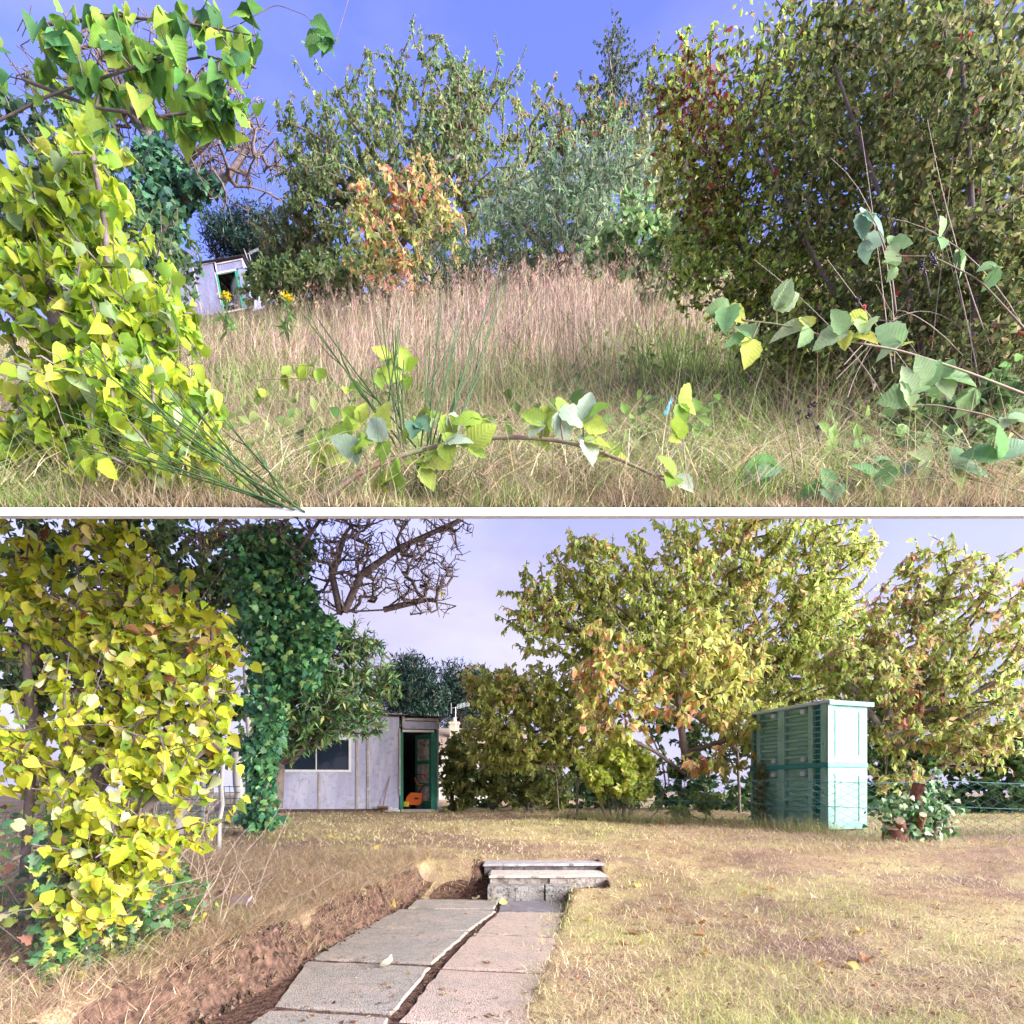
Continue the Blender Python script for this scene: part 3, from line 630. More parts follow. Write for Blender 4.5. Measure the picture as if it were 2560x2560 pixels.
    stuff("matted_grass", v, q, cc, GRASS, "matted dead grass along the front edge of the slope", "grass")
    n = 9000; Y = Y0 + .16 * rng.random(n) ** 1.5 + .005; X = (rng.random(n) * 2 - 1) * 2.0; g = vnoise(X * 3, Y * 0, 37) + .4 * rng.normal(0, 1, n) > .75
    c = palette(n, [(.48, .37, .22), (.34, .25, .15), (.56, .46, .30)], [3, 3, 2], rng, .2); c[g] = palette(g.sum(), [(.20, .32, .06), (.32, .42, .12)], [1, 1], rng, .2)
    v, q, cc = blades(np.stack([X, Y, UG(X, Y) - .01], 1), rng.uniform(.02, .10, n) * (1 + .7 * vnoise(X * 4, Y * 0, 38)), np.minimum(rng.gamma(2, .5, n), 2.0), rng.uniform(.0022, .0045, n), c, rng, 2, .6)
    stuff("edge_grass", v, q, cc, GRASS, "short rough grass along the very front edge of the slope", "grass")
upper_grass()

def weeds():
    rng = np.random.default_rng(22); n = 190; Y = 2.7 + 8 * rng.random(n) ** 1.3; X = (rng.random(n) * 2 - 1) * .8 * Y; k = 13; b = np.stack([X, Y, UG(X, Y)], 1); hh = rng.uniform(.08, .34, n)
    T = np.repeat(b, k, axis=0) + rng.normal(0, .055, (n * k, 3)); T[:, 2] += np.repeat(hh, k) * rng.random(n * k) + .03; d = rng.normal(0, .8, T.shape) + [0, 0, .15]
    col = np.repeat(palette(n, [(.20, .32, .08), (.30, .42, .12), (.14, .25, .08), (.34, .36, .16)], [3, 3, 2, 1], rng, .2), k, axis=0); v, f, c = leaf_mesh_arrays(BRAM + OVAL, T, frames(d, rng.normal(0, .5, T.shape) + [0, -.7, .6]), rng.uniform(.035, .09, n * k), col, rng)
    me = raw_mesh("low_weeds", v, f, c, True); me.materials.append(LEAF); tag(link(bpy.data.objects.new("low_weeds", me)), "low broad-leaved weeds growing through the dry grass of the slope", "weeds", kind="stuff")
weeds()
# --- trees at the back of the slope
PINEC = [(.014, .042, .028), (.024, .06, .036), (.016, .03, .03)]
def pine(foot_px, blob, label, seed, trunk_top):
    rng = np.random.default_rng(seed); Y = foot_px[2]
    ft = ub(*foot_px) if foot_px[1] < 1200 else np.array([P(*foot_px)[0], Y, float(LG(P(*foot_px)[0], Y))])
    top = P(*trunk_top); r = root("pine_tree", ft, label, "tree", "dark pines behind the sheds")
    tr = np.array([ft + (top - ft) * u + rng.normal(0, .12, 3) * [1, 1, 0] * u for u in np.linspace(0, 1, 12)])
    tg = blobs(blob, 170, rng, .6); PA, par, tips, ntr = grow([tr], tg, rng, .6, .1)
    wood("trunk", r, PA, par, tips, .022, BARK, trunk_n=ntr, trunk_r=np.linspace(.3, .06, ntr))
    tp, td = twig_dirs(PA, par, tips); k = 60; n = len(tp)
    T = np.repeat(tp, k, axis=0) + rng.normal(0, .38, (n * k, 3)) * [1, 1, .55]
    d = nrm(rng.normal(0, .6, T.shape) + [0, 0, .45]); nn = rng.normal(size=T.shape)
    sc = rng.uniform(.22, .45, len(T)); c = palette(len(T), PINEC, [3, 2, 2], rng, .25)
    emit(r, [leaf_tpl([(.45, .12)], .4, .1)], T, frames(d, nn), sc, c, 0, rest="crown", seed=seed, material=GLOSSY)
pine((620, 700, 44), [(630, 590, 44, 75, 55, 2.0), (590, 620, 44, 50, 60, 2), (660, 640, 44, 50, 45, 2), (560, 600, 44, 40, 40, 2)], "dark pine crown behind the leaning shed on the slope", 41, (625, 545, 44))
pine((700, 720, 48), [(690, 620, 48, 45, 50, 2.0), (675, 670, 48, 55, 40, 2)], "smaller dark pine beside the leaning shed's aerial", 42, (690, 580, 48))

leafy_tree("cherry_tree", ub(1085, 690, 21), [[(1085, 690, 21), (1082, 640, 21), (1075, 590, 21.1), (1080, 520, 21), (1090, 430, 21), (1110, 330, 21), (1130, 240, 21)], [(1082, 640, 21), (1020, 590, 20.8), (930, 520, 20.5), (840, 440, 20.5)], [(1078, 600, 21), (1180, 540, 21.3), (1260, 450, 21.5)]],
           [(1110, 300, 21, 120, 120, 2.6), (960, 370, 21, 170, 110, 2.6), (1230, 360, 21.5, 140, 130, 2.4), (800, 430, 20.5, 110, 110, 2.2), (1060, 470, 20.5, 280, 120, 2.6), (870, 540, 20, 150, 80, 2), (760, 380, 20.5, 60, 70, 1.6), (1160, 215, 21, 50, 45, 1.2), (960, 260, 21, 40, 40, 1), (735, 480, 20.5, 50, 90, 1.4)],
           1500, 19, .155, G_CHERRY + [(.33, .20, .09)], [4, 4, 3, 1.5, .5], "large grey-green cherry tree against the blue sky on the slope", 51, r_tip=.012, trunk_r=None, back=.7, shell=.35)
leafy_tree("cherry_tree", ub(1480, 640, 24), [[(1480, 640, 24), (1485, 540, 24), (1490, 420, 24), (1480, 330, 24)]], [(1370, 370, 24, 70, 75, 1.8), (1460, 330, 24, 90, 70, 1.8), (1400, 460, 24, 110, 70, 2), (1540, 400, 24, 90, 80, 2)],
           380, 17, .18, G_CHERRY + [(.5, .18, .12)], [3, 3, 2, 2, .8], "bronze-tinged cherry tree behind the buddleia on the slope", 52, r_tip=.012, back=.7)
leafy_tree("cherry_tree", ub(760, 700, 22), [[(770, 705, 22), (775, 650, 22), (765, 600, 22)]], [(720, 600, 22, 75, 60, 1.5), (790, 630, 22, 90, 55, 1.5), (740, 660, 22, 90, 40, 1.5), (860, 650, 21, 80, 60, 1.4)],
           330, 16, .17, [(.20, .26, .10), (.28, .32, .12), (.34, .24, .10)], [3, 3, 1], "low yellow-green cherry at the left end of the tree row on the slope", 53, r_tip=.01, back=.6)
def autumn(T, c, rng):
    px = CX + T[:, 0] / T[:, 1] * F; py = HY - (T[:, 2] - ZC) / T[:, 1] * F
    s_ = vnoise(T[:, 0] * 1.1, T[:, 2] * 1.1, 77) + .4 * rng.normal(0, 1, len(T))
    o = palette(len(T), ORANGE[:4], [3, 3, 2, 2], rng, .15); w_ = (s_ > .22)
    c = c.copy(); c[w_] = o[w_]; return c
leafy_tree("autumn_sapling", ub(1075, 720, 16), [[(1075, 718, 16), (1065, 660, 16), (1040, 600, 16), (1010, 540, 16)], [(1065, 660, 16), (1100, 590, 16), (1110, 520, 16)]],
           [(960, 520, 16, 90, 70, 1.0), (1050, 500, 16, 100, 90, 1.1), (1110, 580, 16, 70, 80, 1.0), (930, 620, 15.6, 80, 70, 1.0), (1010, 640, 15.5, 110, 60, 1.0), (910, 480, 16, 35, 45, .6)],
           260, 11, .165, [(.34, .38, .11), (.45, .46, .14), (.26, .32, .1)], [3, 2, 2], "cherry sapling with pink and orange leaves in front of the big cherry on the slope", 54, parts=200, r_tip=.008, back=.5, colfun=autumn)
# buddleia and bramble shrubs, middle of the slope
leafy_tree("buddleia_shrub", ub(1420, 650, 13), [[(1420, 650, 13), (1410, 590, 13), (1390, 520, 13)], [(1425, 650, 13), (1470, 570, 13), (1500, 490, 13)], [(1415, 650, 13), (1340, 590, 13), (1290, 540, 13)]],
           [(1300, 520, 13, 100, 80, 1.1), (1420, 470, 13, 130, 90, 1.2), (1540, 470, 12.5, 110, 100, 1.1), (1250, 600, 12.6, 90, 60, .9), (1400, 570, 12.4, 160, 70, 1.0), (1530, 570, 12, 100, 60, 1)],
           560, 14, .145, [(.17, .26, .15), (.26, .36, .20), (.12, .20, .11), (.34, .42, .24)], [3, 3, 2, 1.5], "grey-green buddleia shrub with narrow leaves above the dry grass", 55, tpls=LANCE, hang=.35, spread=.7, r_tip=.006, back=.4, cat="shrub")
leafy_tree("broom_bush", ub(1085, 720, 14.6), [[(1085, 715, 14.6), (1085, 690, 14.6)]], [(1090, 650, 14.6, 55, 70, .5), (1130, 620, 14.6, 60, 70, .5)], 260, 4, .07, [(.05, .11, .07), (.08, .15, .09)], [1, 1], "dark green wispy broom bush at the foot of the orange sapling", 56, tpls=LANCE, hang=-.4, spread=.4, r_tip=.0045, barkm=STEM, step=.5, cat="bush", wpath=0, power=.2)
leafy_tree("bramble_bush", ub(1600, 690, 10), [[(1600, 690, 10), (1590, 650, 10)], [(1700, 690, 9.5), (1690, 650, 9.5)]], [(1580, 600, 10, 110, 55, .8), (1660, 640, 9.6, 110, 55, .8), (1740, 600, 9, 100, 80, .8), (1520, 640, 10.5, 70, 40, .6)],
           330, 10, .115, [(.22, .36, .13), (.32, .46, .18), (.16, .27, .10), (.42, .5, .2)], [3, 3, 2, 1], "pale green bramble bush at the right edge of the dry grass", 57, tpls=BRAM, hang=.2, spread=.8, r_tip=.004, barkm=STEM, cat="bush", back=.3)
leafy_tree("bramble_bush", ub(800, 740, 19), [[(700, 740, 20), (700, 720, 20)], [(820, 735, 18), (820, 715, 18)]], [(700, 715, 20, 80, 28, 1), (790, 720, 19, 90, 28, 1), (870, 705, 18, 70, 30, .8), (640, 735, 21, 40, 25, .8)],
           300, 9, .16, [(.22, .30, .09), (.34, .38, .12), (.14, .22, .08)], [3, 2, 2], "low bramble bush between the leaning shed and the cherries", 58, tpls=OVAL, hang=.1, spread=.9, r_tip=.005, barkm=STEM, cat="bush", back=.4)
leafy_tree("birch_tree", ub(1560, 640, 33), [[(1560, 640, 33), (1555, 480, 33), (1545, 330, 33), (1530, 200, 33), (1520, 110, 33)]], [(1530, 160, 33, 60, 70, 1.6), (1500, 270, 33, 80, 60, 1.6), (1600, 250, 33, 110, 90, 2), (1640, 190, 33, 70, 60, 1.6), (1580, 330, 33, 130, 70, 2), (1540, 90, 33, 45, 50, 1)],
           360, 20, .17, [(.10, .14, .10), (.15, .19, .12), (.08, .11, .08)], [3, 2, 2], "tall grey-green birch behind the shrubs, fading against the sky", 59, tpls=BIRCH, hang=1.1, spread=.35, r_tip=.010, back=1.1)
leafy_tree("yellow_shrub", ub(1620, 600, 17), [[(1610, 610, 17), (1610, 520, 17)], [(1660, 610, 17), (1670, 480, 17)]], [(1600, 420, 17, 70, 80, 1), (1650, 360, 17, 70, 70, 1), (1690, 450, 16, 80, 100, 1)], 230, 12, .15, [(.38, .38, .16), (.28, .31, .12), (.46, .44, .22)], [3, 3, 1], "yellowish shrub between the birch and the bramble thicket", 60, tpls=OVAL, hang=.2, spread=.7, r_tip=.006, cat="shrub", back=.5)

leafy_tree("undergrowth", ub(1100, 700, 19), [[(700 + 130 * k, 720 - 3 * k, 19.5 - .3 * k), (700 + 130 * k, 690 - 3 * k, 19.5 - .3 * k)] for k in range(7)], [(720 + 130 * k, 690 - 4 * k, 19.2 - .5 * k, 100, 42, .8) for k in range(7)],
           620, 12, .16, [(.10, .17, .06), (.16, .24, .08), (.24, .31, .10), (.07, .12, .05)], [3, 3, 2, 2], "dark leafy undergrowth along the foot of the cherries on the slope", 61, tpls=OVAL, hang=.2, spread=.8, r_tip=.006, cat="undergrowth", back=.4)
# --- bramble thicket on the right
def thicket():
    rng = np.random.default_rng(71)
    r = root("bramble_thicket", ub(2150, 1050, 4.4), "dense dark bramble thicket filling the right side of the overgrown slope", "thicket")
    trunks = [poly([(2330, 1010, 4.2), (2300, 850, 4.2), (2240, 600, 4.3), (2150, 350, 4.4), (2080, 150, 4.5)]), poly([(2200, 950, 4.6), (2100, 760, 4.6), (1990, 560, 4.7), (1900, 350, 4.8)]), poly([(2420, 980, 3.9), (2440, 700, 3.9), (2420, 350, 4.0), (2400, 80, 4.1)]), poly([(1950, 840, 5.4), (1900, 700, 5.4), (1820, 560, 5.4)])]
    bl = [(1960, 260, 4.9, 210, 150, .6), (2200, 240, 4.5, 240, 200, .7), (2430, 250, 4.0, 200, 260, .6), (1880, 450, 5.2, 160, 170, .5), (2120, 500, 4.6, 240, 190, .6), (2380, 560, 4.0, 180, 240, .5), (1880, 660, 5.6, 150, 120, .5), (2060, 720, 4.9, 190, 110, .45), (2290, 770, 4.4, 160, 130, .4), (2480, 820, 3.9, 130, 160, .4), (2200, 900, 4.3, 200, 90, .35), (2020, 850, 4.8, 120, 60, .35), (2450, 1000, 3.7, 150, 110, .35), (1780, 330, 5.2, 70, 130, .4), (1760, 460, 5.3, 90, 110, .4), (1800, 590, 5.4, 110, 100, .4), (1850, 730, 5.3, 120, 80, .4), (2060, 820, 4.6, 170, 80, .4), (2320, 920, 4.0, 200, 110, .4), (2470, 1120, 3.3, 140, 90, .3), (2540, 620, 3.8, 120, 200, .4), (2560, 880, 3.6, 110, 140, .3), (2260, 1020, 3.8, 140, 60, .3), (2200, 60, 4.5, 260, 80, .5), (1900, 100, 4.9, 160, 60, .5)]
    tg = blobs(bl, 1800, rng, .35); tg = np.vstack([tg, blobs([(1720, 280, 5.1, 90, 140, .3), (1740, 520, 5.3, 110, 110, .3), (1690, 190, 5.1, 80, 70, .3), (1800, 680, 5.3, 140, 90, .3), (1960, 860, 4.8, 130, 60, .3)], 330, rng, .6)])
    PA, par, tips, ntr = grow(trunks, tg, rng, .16, .22, wpath=.1)
    wood("stems", r, PA, par, tips, .0022, TWIG, nside=4, trunk_n=ntr, power=.4)
    tp, td = twig_dirs(PA, par, tips); T, M, sc = spray(tp, td, 20, .045, rng, .3, .8, .22)
    bl2 = [(b[0], b[1], b[2] + .35, b[3], b[4], b[5] + .35) for b in bl]; T2 = blobs(bl2, 9000, rng, .2); M2 = frames(nrm(rng.normal(size=T2.shape) + [0, -.2, -.4]), rng.normal(0, .7, T2.shape) + [0, -.6, .5]); T = np.vstack([T, T2]); M = np.concatenate([M, M2]); sc = np.concatenate([sc, rng.uniform(.03, .06, len(T2))])
    px = CX + T[:, 0] / T[:, 1] * F; py = HY - (T[:, 2] - ZC) / T[:, 1] * F
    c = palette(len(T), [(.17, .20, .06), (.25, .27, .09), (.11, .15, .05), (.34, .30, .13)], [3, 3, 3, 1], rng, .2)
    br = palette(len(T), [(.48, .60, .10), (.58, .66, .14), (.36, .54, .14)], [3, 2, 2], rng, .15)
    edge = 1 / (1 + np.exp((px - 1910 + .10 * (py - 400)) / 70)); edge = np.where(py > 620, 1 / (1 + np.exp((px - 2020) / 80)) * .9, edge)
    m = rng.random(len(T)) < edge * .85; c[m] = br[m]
    red = palette(len(T), [(.28, .06, .055), (.36, .11, .07), (.50, .26, .17)], [2, 2, 1], rng, .2)
    rm = rng.random(len(T)) < .45 * np.exp(-(((px - 1730) / 130) ** 2 + ((py - 260) / 150) ** 2)) + .35 * np.exp(-(((px - 1760) / 70) ** 2 + ((py - 500) / 60) ** 2)) + .015; c[rm] = red[rm]
    pk = rng.random(len(T)) < .02; c[pk] = (.62, .42, .34)
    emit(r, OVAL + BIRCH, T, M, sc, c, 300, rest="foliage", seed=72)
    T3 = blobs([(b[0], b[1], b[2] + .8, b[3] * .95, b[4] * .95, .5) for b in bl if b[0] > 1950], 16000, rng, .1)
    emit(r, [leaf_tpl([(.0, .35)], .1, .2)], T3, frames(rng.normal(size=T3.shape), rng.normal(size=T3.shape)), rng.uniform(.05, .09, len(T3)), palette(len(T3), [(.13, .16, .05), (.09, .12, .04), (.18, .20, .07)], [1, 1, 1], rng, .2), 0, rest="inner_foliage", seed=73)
    # arching dead canes through it
    for k in range(16):
        a = P(rng.uniform(2050, 2560), rng.uniform(800, 1120), 3.9 - rng.random() * .5); b = P(rng.uniform(1850, 2560), rng.uniform(300, 800), 3.9 - rng.random() * .5); mid = (a + b) / 2 + rng.normal(0, .15, 3) + [0, 0, .12]
        t = np.linspace(0, 1, 9)[:, None]; m = MB(); m.tube((1 - t) ** 2 * a + 2 * t * (1 - t) * mid + t * t * b, np.linspace(.0032, .0014, 9), 5); m.build("dead_cane", mat("dead_cane", (.40, .31, .25), .8, .2, noise=[(20, (.24, .17, .14), .5, .7)]), r)
    return r
thicket()
leafy_tree("bramble_bush", ub(2420, 1200, 2.9), [[(2420, 1210, 2.9), (2410, 1150, 2.9)], [(2250, 1190, 3.1), (2240, 1140, 3.1)]], [(2430, 1130, 2.9, 170, 80, .2), (2250, 1130, 3.1, 140, 60, .2), (2100, 1170, 3.1, 120, 40, .15), (2480, 1000, 3.2, 110, 70, .2), (2330, 1040, 3.3, 120, 50, .2)], 190, 7, .062, [(.16, .28, .09), (.24, .38, .13), (.10, .19, .07), (.30, .40, .18)], [3, 3, 2, 1],
           "dark green bramble bush filling the bottom right corner of the slope", 74, tpls=BRAM, hang=.2, spread=.8, r_tip=.002, cat="bush", back=.12, barkm=CANE, parts=120, step=.12)
def spray_twig(name, pts, label, cat, leaves, L_, cols, seed, tpls=BRAM, r0=.004, hang=.1, spread=.6, material=CANE, group=None, pet=.05, objmat=None, trio=True):
    """a single cane or twig with its leaves as parts; leaves: fractions along the twig"""
    rng = np.random.default_rng(seed); p = poly(pts); t = np.linspace(0, 1, len(p)); tt = np.linspace(0, 1, 26)
    c = np.stack([np.interp(tt, t, p[:, k]) for k in range(3)], 1)
    for _ in range(2): c[1:-1] = (c[:-2] + 2 * c[1:-1] + c[2:]) / 4
    r = root(name, c[0], label, cat, group); m = MB(); m.tube(c, np.linspace(r0, r0 * .45, 26), 7)
    thorn = MB()
    for k in range(30):
        i = int(rng.integers(1, 24)); a = nrm(rng.normal(size=3)); thorn.tube([c[i], c[i] + a * r0 * 2.4], [r0 * .35, r0 * .03], 4)
    m.build("stem", material, r, smooth=True)
    if material is CANE: thorn.build("thorns", material, r)["kind"] = "stuff"
    T = []; D = []; NN = []; SC = []
    for f in leaves:
        q_ = np.array([np.interp(f, tt, c[:, k]) for k in range(3)]); d = nrm(rng.normal(0, spread, 3) + [0, -.2, .75 - hang]); e = q_ + d * pet * rng.uniform(.8, 1.8)
        st = MB(); st.tube([q_, e], [r0 * .45, r0 * .3], 5); st.build("leaf_stalk", material, r)
        out_ = nrm(rng.normal(0, 1, 3) * [1, .45, .25] + [0, -.1, .1]); ks = ([(0, 1.0), (1.25, .8), (-1.25, .8)] if trio else [(0, 1)])
        for an, s_ in ks:
            ca, sa = math.cos(an), math.sin(an); nv = nrm([rng.normal(0, .35), -1, rng.normal(.35, .45)]); sd = np.cross(out_, nv); dd = nrm(out_ * ca + sd * sa + [0, 0, -.05 - hang * .8]); T.append(e); D.append(dd); NN.append(nv); SC.append(L_ * s_ * rng.uniform(.75, 1.2))
    emit(r, tpls, np.array(T), frames(np.array(D), np.array(NN)), np.array(SC), palette(len(T), cols, [1] * len(cols), rng, .12), len(T), seed=seed, objmat=objmat)
    return r
BR_C = [(.28, .40, .05), (.22, .34, .05), (.36, .44, .07)]; BR_P = [(.26, .40, .16), (.20, .33, .13), (.34, .46, .22)]
spray_twig("bramble_cane", [(800, 1262, 2.28), (880, 1188, 2.28), (990, 1140, 2.29), (1110, 1110, 2.3), (1240, 1089, 2.3), (1390, 1098, 2.3), (1490, 1122, 2.29), (1620, 1180, 2.28), (1720, 1228, 2.27), (1800, 1268, 2.26)], "arching bramble cane with thorny stem across the front of the slope", "bramble", [.28, .36, .43, .48, .53, .58, .63, .66, .74, .80, .16, .22],   .12, BR_C + [(.40, .50, .34)], 81, r0=.0105, pet=.07)
spray_twig("bramble_cane", [(2600, 1000, 2.6), (2420, 930, 2.5), (2250, 875, 2.45), (2100, 850, 2.4), (1950, 810, 2.4), (1850, 800, 2.4)], "bramble cane with pale green leaves hanging out of the thicket over the grass", "bramble", [.3, .42, .5, .58, .66, .74, .82, .9, .98], .125, BR_P + [(.40, .45, .08)], 82, r0=.005)
spray_twig("bramble_cane", [(2560, 820, 2.7), (2450, 700, 2.7), (2330, 640, 2.7), (2240, 640, 2.7)], "short bramble cane with serrated leaves low in the dark thicket", "bramble", [.3, .5, .65, .8, .95], .10, BR_P, 83, r0=.004)
spray_twig("bramble_cane", [(2240, 780, 2.9), (2225, 650, 2.9), (2190, 560, 2.9), (2165, 520, 2.9)], "upright bramble shoot with three grey-green leaves in the thicket", "bramble", [.75, .96], .125, [(.22, .36, .24), (.28, .40, .28)], 84, r0=.004, hang=.35)
spray_twig("bramble_cane", [(2560, 1230, 2.32), (2400, 1190, 2.32), (2250, 1200, 2.32), (2100, 1215, 2.32), (1950, 1225, 2.32)], "low bramble cane with broad glossy leaves at the bottom right corner of the slope", "bramble", [.15, .28, .4, .52, .63, .75, .88, .97], .13, [(.16, .32, .12), (.36, .44, .16), (.22, .38, .2)], 85, r0=.004)
spray_twig("bramble_cane", [(2600, 1130, 2.5), (2480, 1040, 2.5), (2330, 1010, 2.5), (2200, 1020, 2.5)], "bramble cane with narrow folded leaves above the bottom right leaves", "bramble", [.2, .45, .7, .95], .12, BR_P, 86, r0=.004)
spray_twig("bramble_cane", [(1715, 1200, 2.36), (1712, 1150, 2.36), (1708, 1100, 2.36), (1706, 1070, 2.36)], "upright bramble shoot with a leaf at its top behind the arching cane", "bramble", [.45, .98], .10, BR_C, 87, r0=.004)
spray_twig("bramble_cane", [(760, 1200, 2.4), (840, 1130, 2.4), (960, 1085, 2.4), (1090, 1070, 2.4)], "thin bramble shoot with lobed leaves left of the arching cane", "bramble", [.2, .4, .55, .7, .85, .97], .10, BR_C + [(.10, .2, .12)], 88, r0=.003)
spray_twig("bramble_cane", [(840, 1060, 2.9), (900, 1000, 2.9), (990, 960, 2.9), (1010, 915, 2.9)], "leafy bramble shoot rising in the grass beside the upright broom stems", "bramble", [.3, .5, .7, .85, .98], .10, BR_C, 89, r0=.003)
spray_twig("bramble_cane", [(900, 1269, 2.3), (980, 1230, 2.3), (1100, 1190, 2.3), (1180, 1165, 2.3)], "low bramble shoot with broad leaves under the arching cane", "bramble", [.2, .42, .6, .78, .97], .11, BR_C, 90, r0=.003)
spray_twig("bramble_cane", [(560, 1010, 3.4), (640, 950, 3.4), (760, 945, 3.4), (830, 965, 3.4)], "thin arching bramble with few leaves over the matted grass", "bramble", [.3, .55, .7, .9], .10, BR_C, 91, r0=.003)

# --- lilac hedge and overhanging branch on the left
LIL = [(.36, .48, .04), (.48, .57, .05), (.22, .36, .05), (.58, .60, .09), (.36, .48, .22)]
def heart_hedge(name, label, trunks, bl, ntip, nleaf, L_, cols, wts, seed, parts, dead=.0, extra=0, cat="hedge", r_tip=.003, clip=(0, 1225)):
    rng = np.random.default_rng(seed); tr = [poly(t) for t in trunks]; r = root(name, tr[0][0], label, cat)
    tg = blobs(bl, ntip, rng, .4); PA, par, tips, ntr = grow(tr, tg, rng, .14, .25, wpath=.15)
    wood("stems", r, PA, par, tips, r_tip, TWIG, nside=5, trunk_n=ntr, power=.38)
    tp, td = twig_dirs(PA, par, tips); T, M, sc = spray(tp, td, nleaf, L_, rng, .75, .6, .2)
    c = palette(len(T), cols, wts, rng, .14)
    if dead: m = rng.random(len(T)) < dead; c[m] = palette(m.sum(), [(.34, .14, .06), (.5, .3, .12), (.25, .1, .05)], [1, 1, 1], rng, .2)
    py = HY - (T[:, 2] - ZC) / T[:, 1] * F; k = (py > clip[0]) & (py < clip[1]); T, M, sc, c = T[k], M[k], sc[k], c[k]
    emit(r, HEART, T, M, sc, c, parts, rest="foliage", seed=seed)
    for k in range(55):                                   # bare twig ends standing out of the leaves
        i = int(rng.integers(0, len(tp))); a = tp[i]
        if not clip[0] + 60 < HY - (a[2] - ZC) / a[1] * F < clip[1] - 60: continue
        e = a + nrm(td[i] * .6 + rng.normal(0, .5, 3) + [.2, -.7, .1]) * rng.uniform(.12, .34); u = np.linspace(0, 1, 5)[:, None]
        m = MB(); m.tube(a + (e - a) * u + rng.normal(0, .006, (5, 3)), np.linspace(.0026, .0012, 5), 4); m.build("twig", TWIG, r)
    return r
heart_hedge("lilac_hedge", "yellow-green heart-leaved lilac hedge along the left side of the overgrown slope", [[(250, 1260, 2.5), (270, 1050, 2.5), (280, 800, 2.6), (260, 550, 2.6), (230, 380, 2.7)], [(120, 1200, 2.6), (140, 900, 2.7), (120, 600, 2.7)], [(400, 1240, 2.4), (430, 1120, 2.4), (470, 1040, 2.4)]],
            [(250, 560, 2.8, 90, 110, .25), (290, 720, 2.7, 130, 110, .3), (330, 860, 2.6, 170, 110, .3), (430, 800, 2.6, 70, 80, .2), (300, 1010, 2.5, 190, 100, .3), (360, 1140, 2.4, 200, 90, .25), (120, 700, 2.8, 150, 260, .3), (100, 1060, 2.6, 140, 160, .3), (230, 420, 2.9, 60, 90, .2), (490, 1180, 2.35, 120, 60, .12), (250, 330, 2.9, 40, 40, .15), (480, 1040, 2.6, 100, 40, .15)],
            720, 6, .060, LIL, [3.5, 3, 4, 1, 1.5], 101, 300)
r_, PA_, par_, tips_ = leafy_tree("hawthorn_shrub", ub(330, 900, 6.5), [[(320, 900, 6.5), (300, 700, 6.5), (260, 500, 6.5), (240, 350, 6.5)], [(330, 880, 6.5), (400, 760, 6.8), (430, 650, 7)]], [(260, 420, 6.6, 90, 110, .6), (230, 560, 6.5, 110, 140, .6), (400, 620, 7, 90, 90, .6), (440, 620, 7.4, 60, 60, .5), (370, 740, 7, 80, 80, .6), (100, 500, 6.2, 150, 260, .6)],
           460, 10, .09, [(.07, .14, .06), (.11, .20, .08), (.18, .26, .08), (.05, .10, .06)], [3, 3, 2, 2], "dark small-leaved shrub behind the yellow-green hedge, left of the leaning shed", 102, tpls=OVAL, hang=.3, spread=.7, r_tip=.004, cat="shrub", back=.3)
def overhang():
    rng = np.random.default_rng(111); tr = [poly([(-60, 330, 2.3), (120, 240, 2.25), (330, 170, 2.2), (520, 140, 2.2), (640, 170, 2.2)]), poly([(120, 60, 2.3), (300, 40, 2.25), (480, 60, 2.2), (640, 90, 2.2)]), poly([(60, 200, 2.3), (240, 270, 2.25), (400, 290, 2.2), (560, 270, 2.2)])]
    r = root("overhanging_branch", tr[0][0], "overhanging leafy lilac branch with dark twigs in the top left corner", "branch")
    bl = [(330, 180, 2.25, 160, 90, .15), (520, 170, 2.2, 140, 90, .15), (640, 180, 2.2, 60, 80, .1), (450, 270, 2.2, 120, 60, .12), (580, 280, 2.2, 60, 60, .1), (150, 160, 2.3, 170, 130, .2), (400, 60, 2.25, 280, 70, .15), (640, 60, 2.2, 60, 60, .1)]
    tg = blobs(bl, 105, rng, .3); PA, par, tips, ntr = grow(tr, tg, rng, .08, .2, wpath=.1)
    wood("twigs", r, PA, par, tips, .0016, TWIG, nside=5, trunk_n=ntr, power=.36)
    tp, td = twig_dirs(PA, par, tips); T, M, sc = spray(tp, td, 3, .068, rng, .95, .4, .08)
    emit(r, HEART, T, M, sc, palette(len(T), [(.10, .24, .05), (.18, .33, .05), (.30, .42, .06), (.06, .16, .06)], [3, 3, 2, 2], rng, .15), 300, seed=112)
overhang()
spray_twig("leafy_twig", [(600, 60, 2.2), (690, 10, 2.2), (770, 40, 2.2), (800, 105, 2.2)], "few dark leaves hanging into the top of the sky", "twig", [.72, .8, .88, .95, 1.0], .06, [(.06, .16, .05), (.10, .24, .06)], 113, tpls=HEART, r0=.0015, hang=.95, material=TWIG, trio=False, pet=.02)
spray_twig("leafy_twig", [(900, -90, 2.2), (870, 0, 2.2), (850, 70, 2.2), (835, 112, 2.2)], "pair of dark leaves hanging beside the others at the top of the sky", "twig", [.8, .9, 1.0], .05, [(.08, .2, .06)], 114, tpls=HEART, r0=.0015, hang=.95, material=TWIG, trio=False, pet=.02)

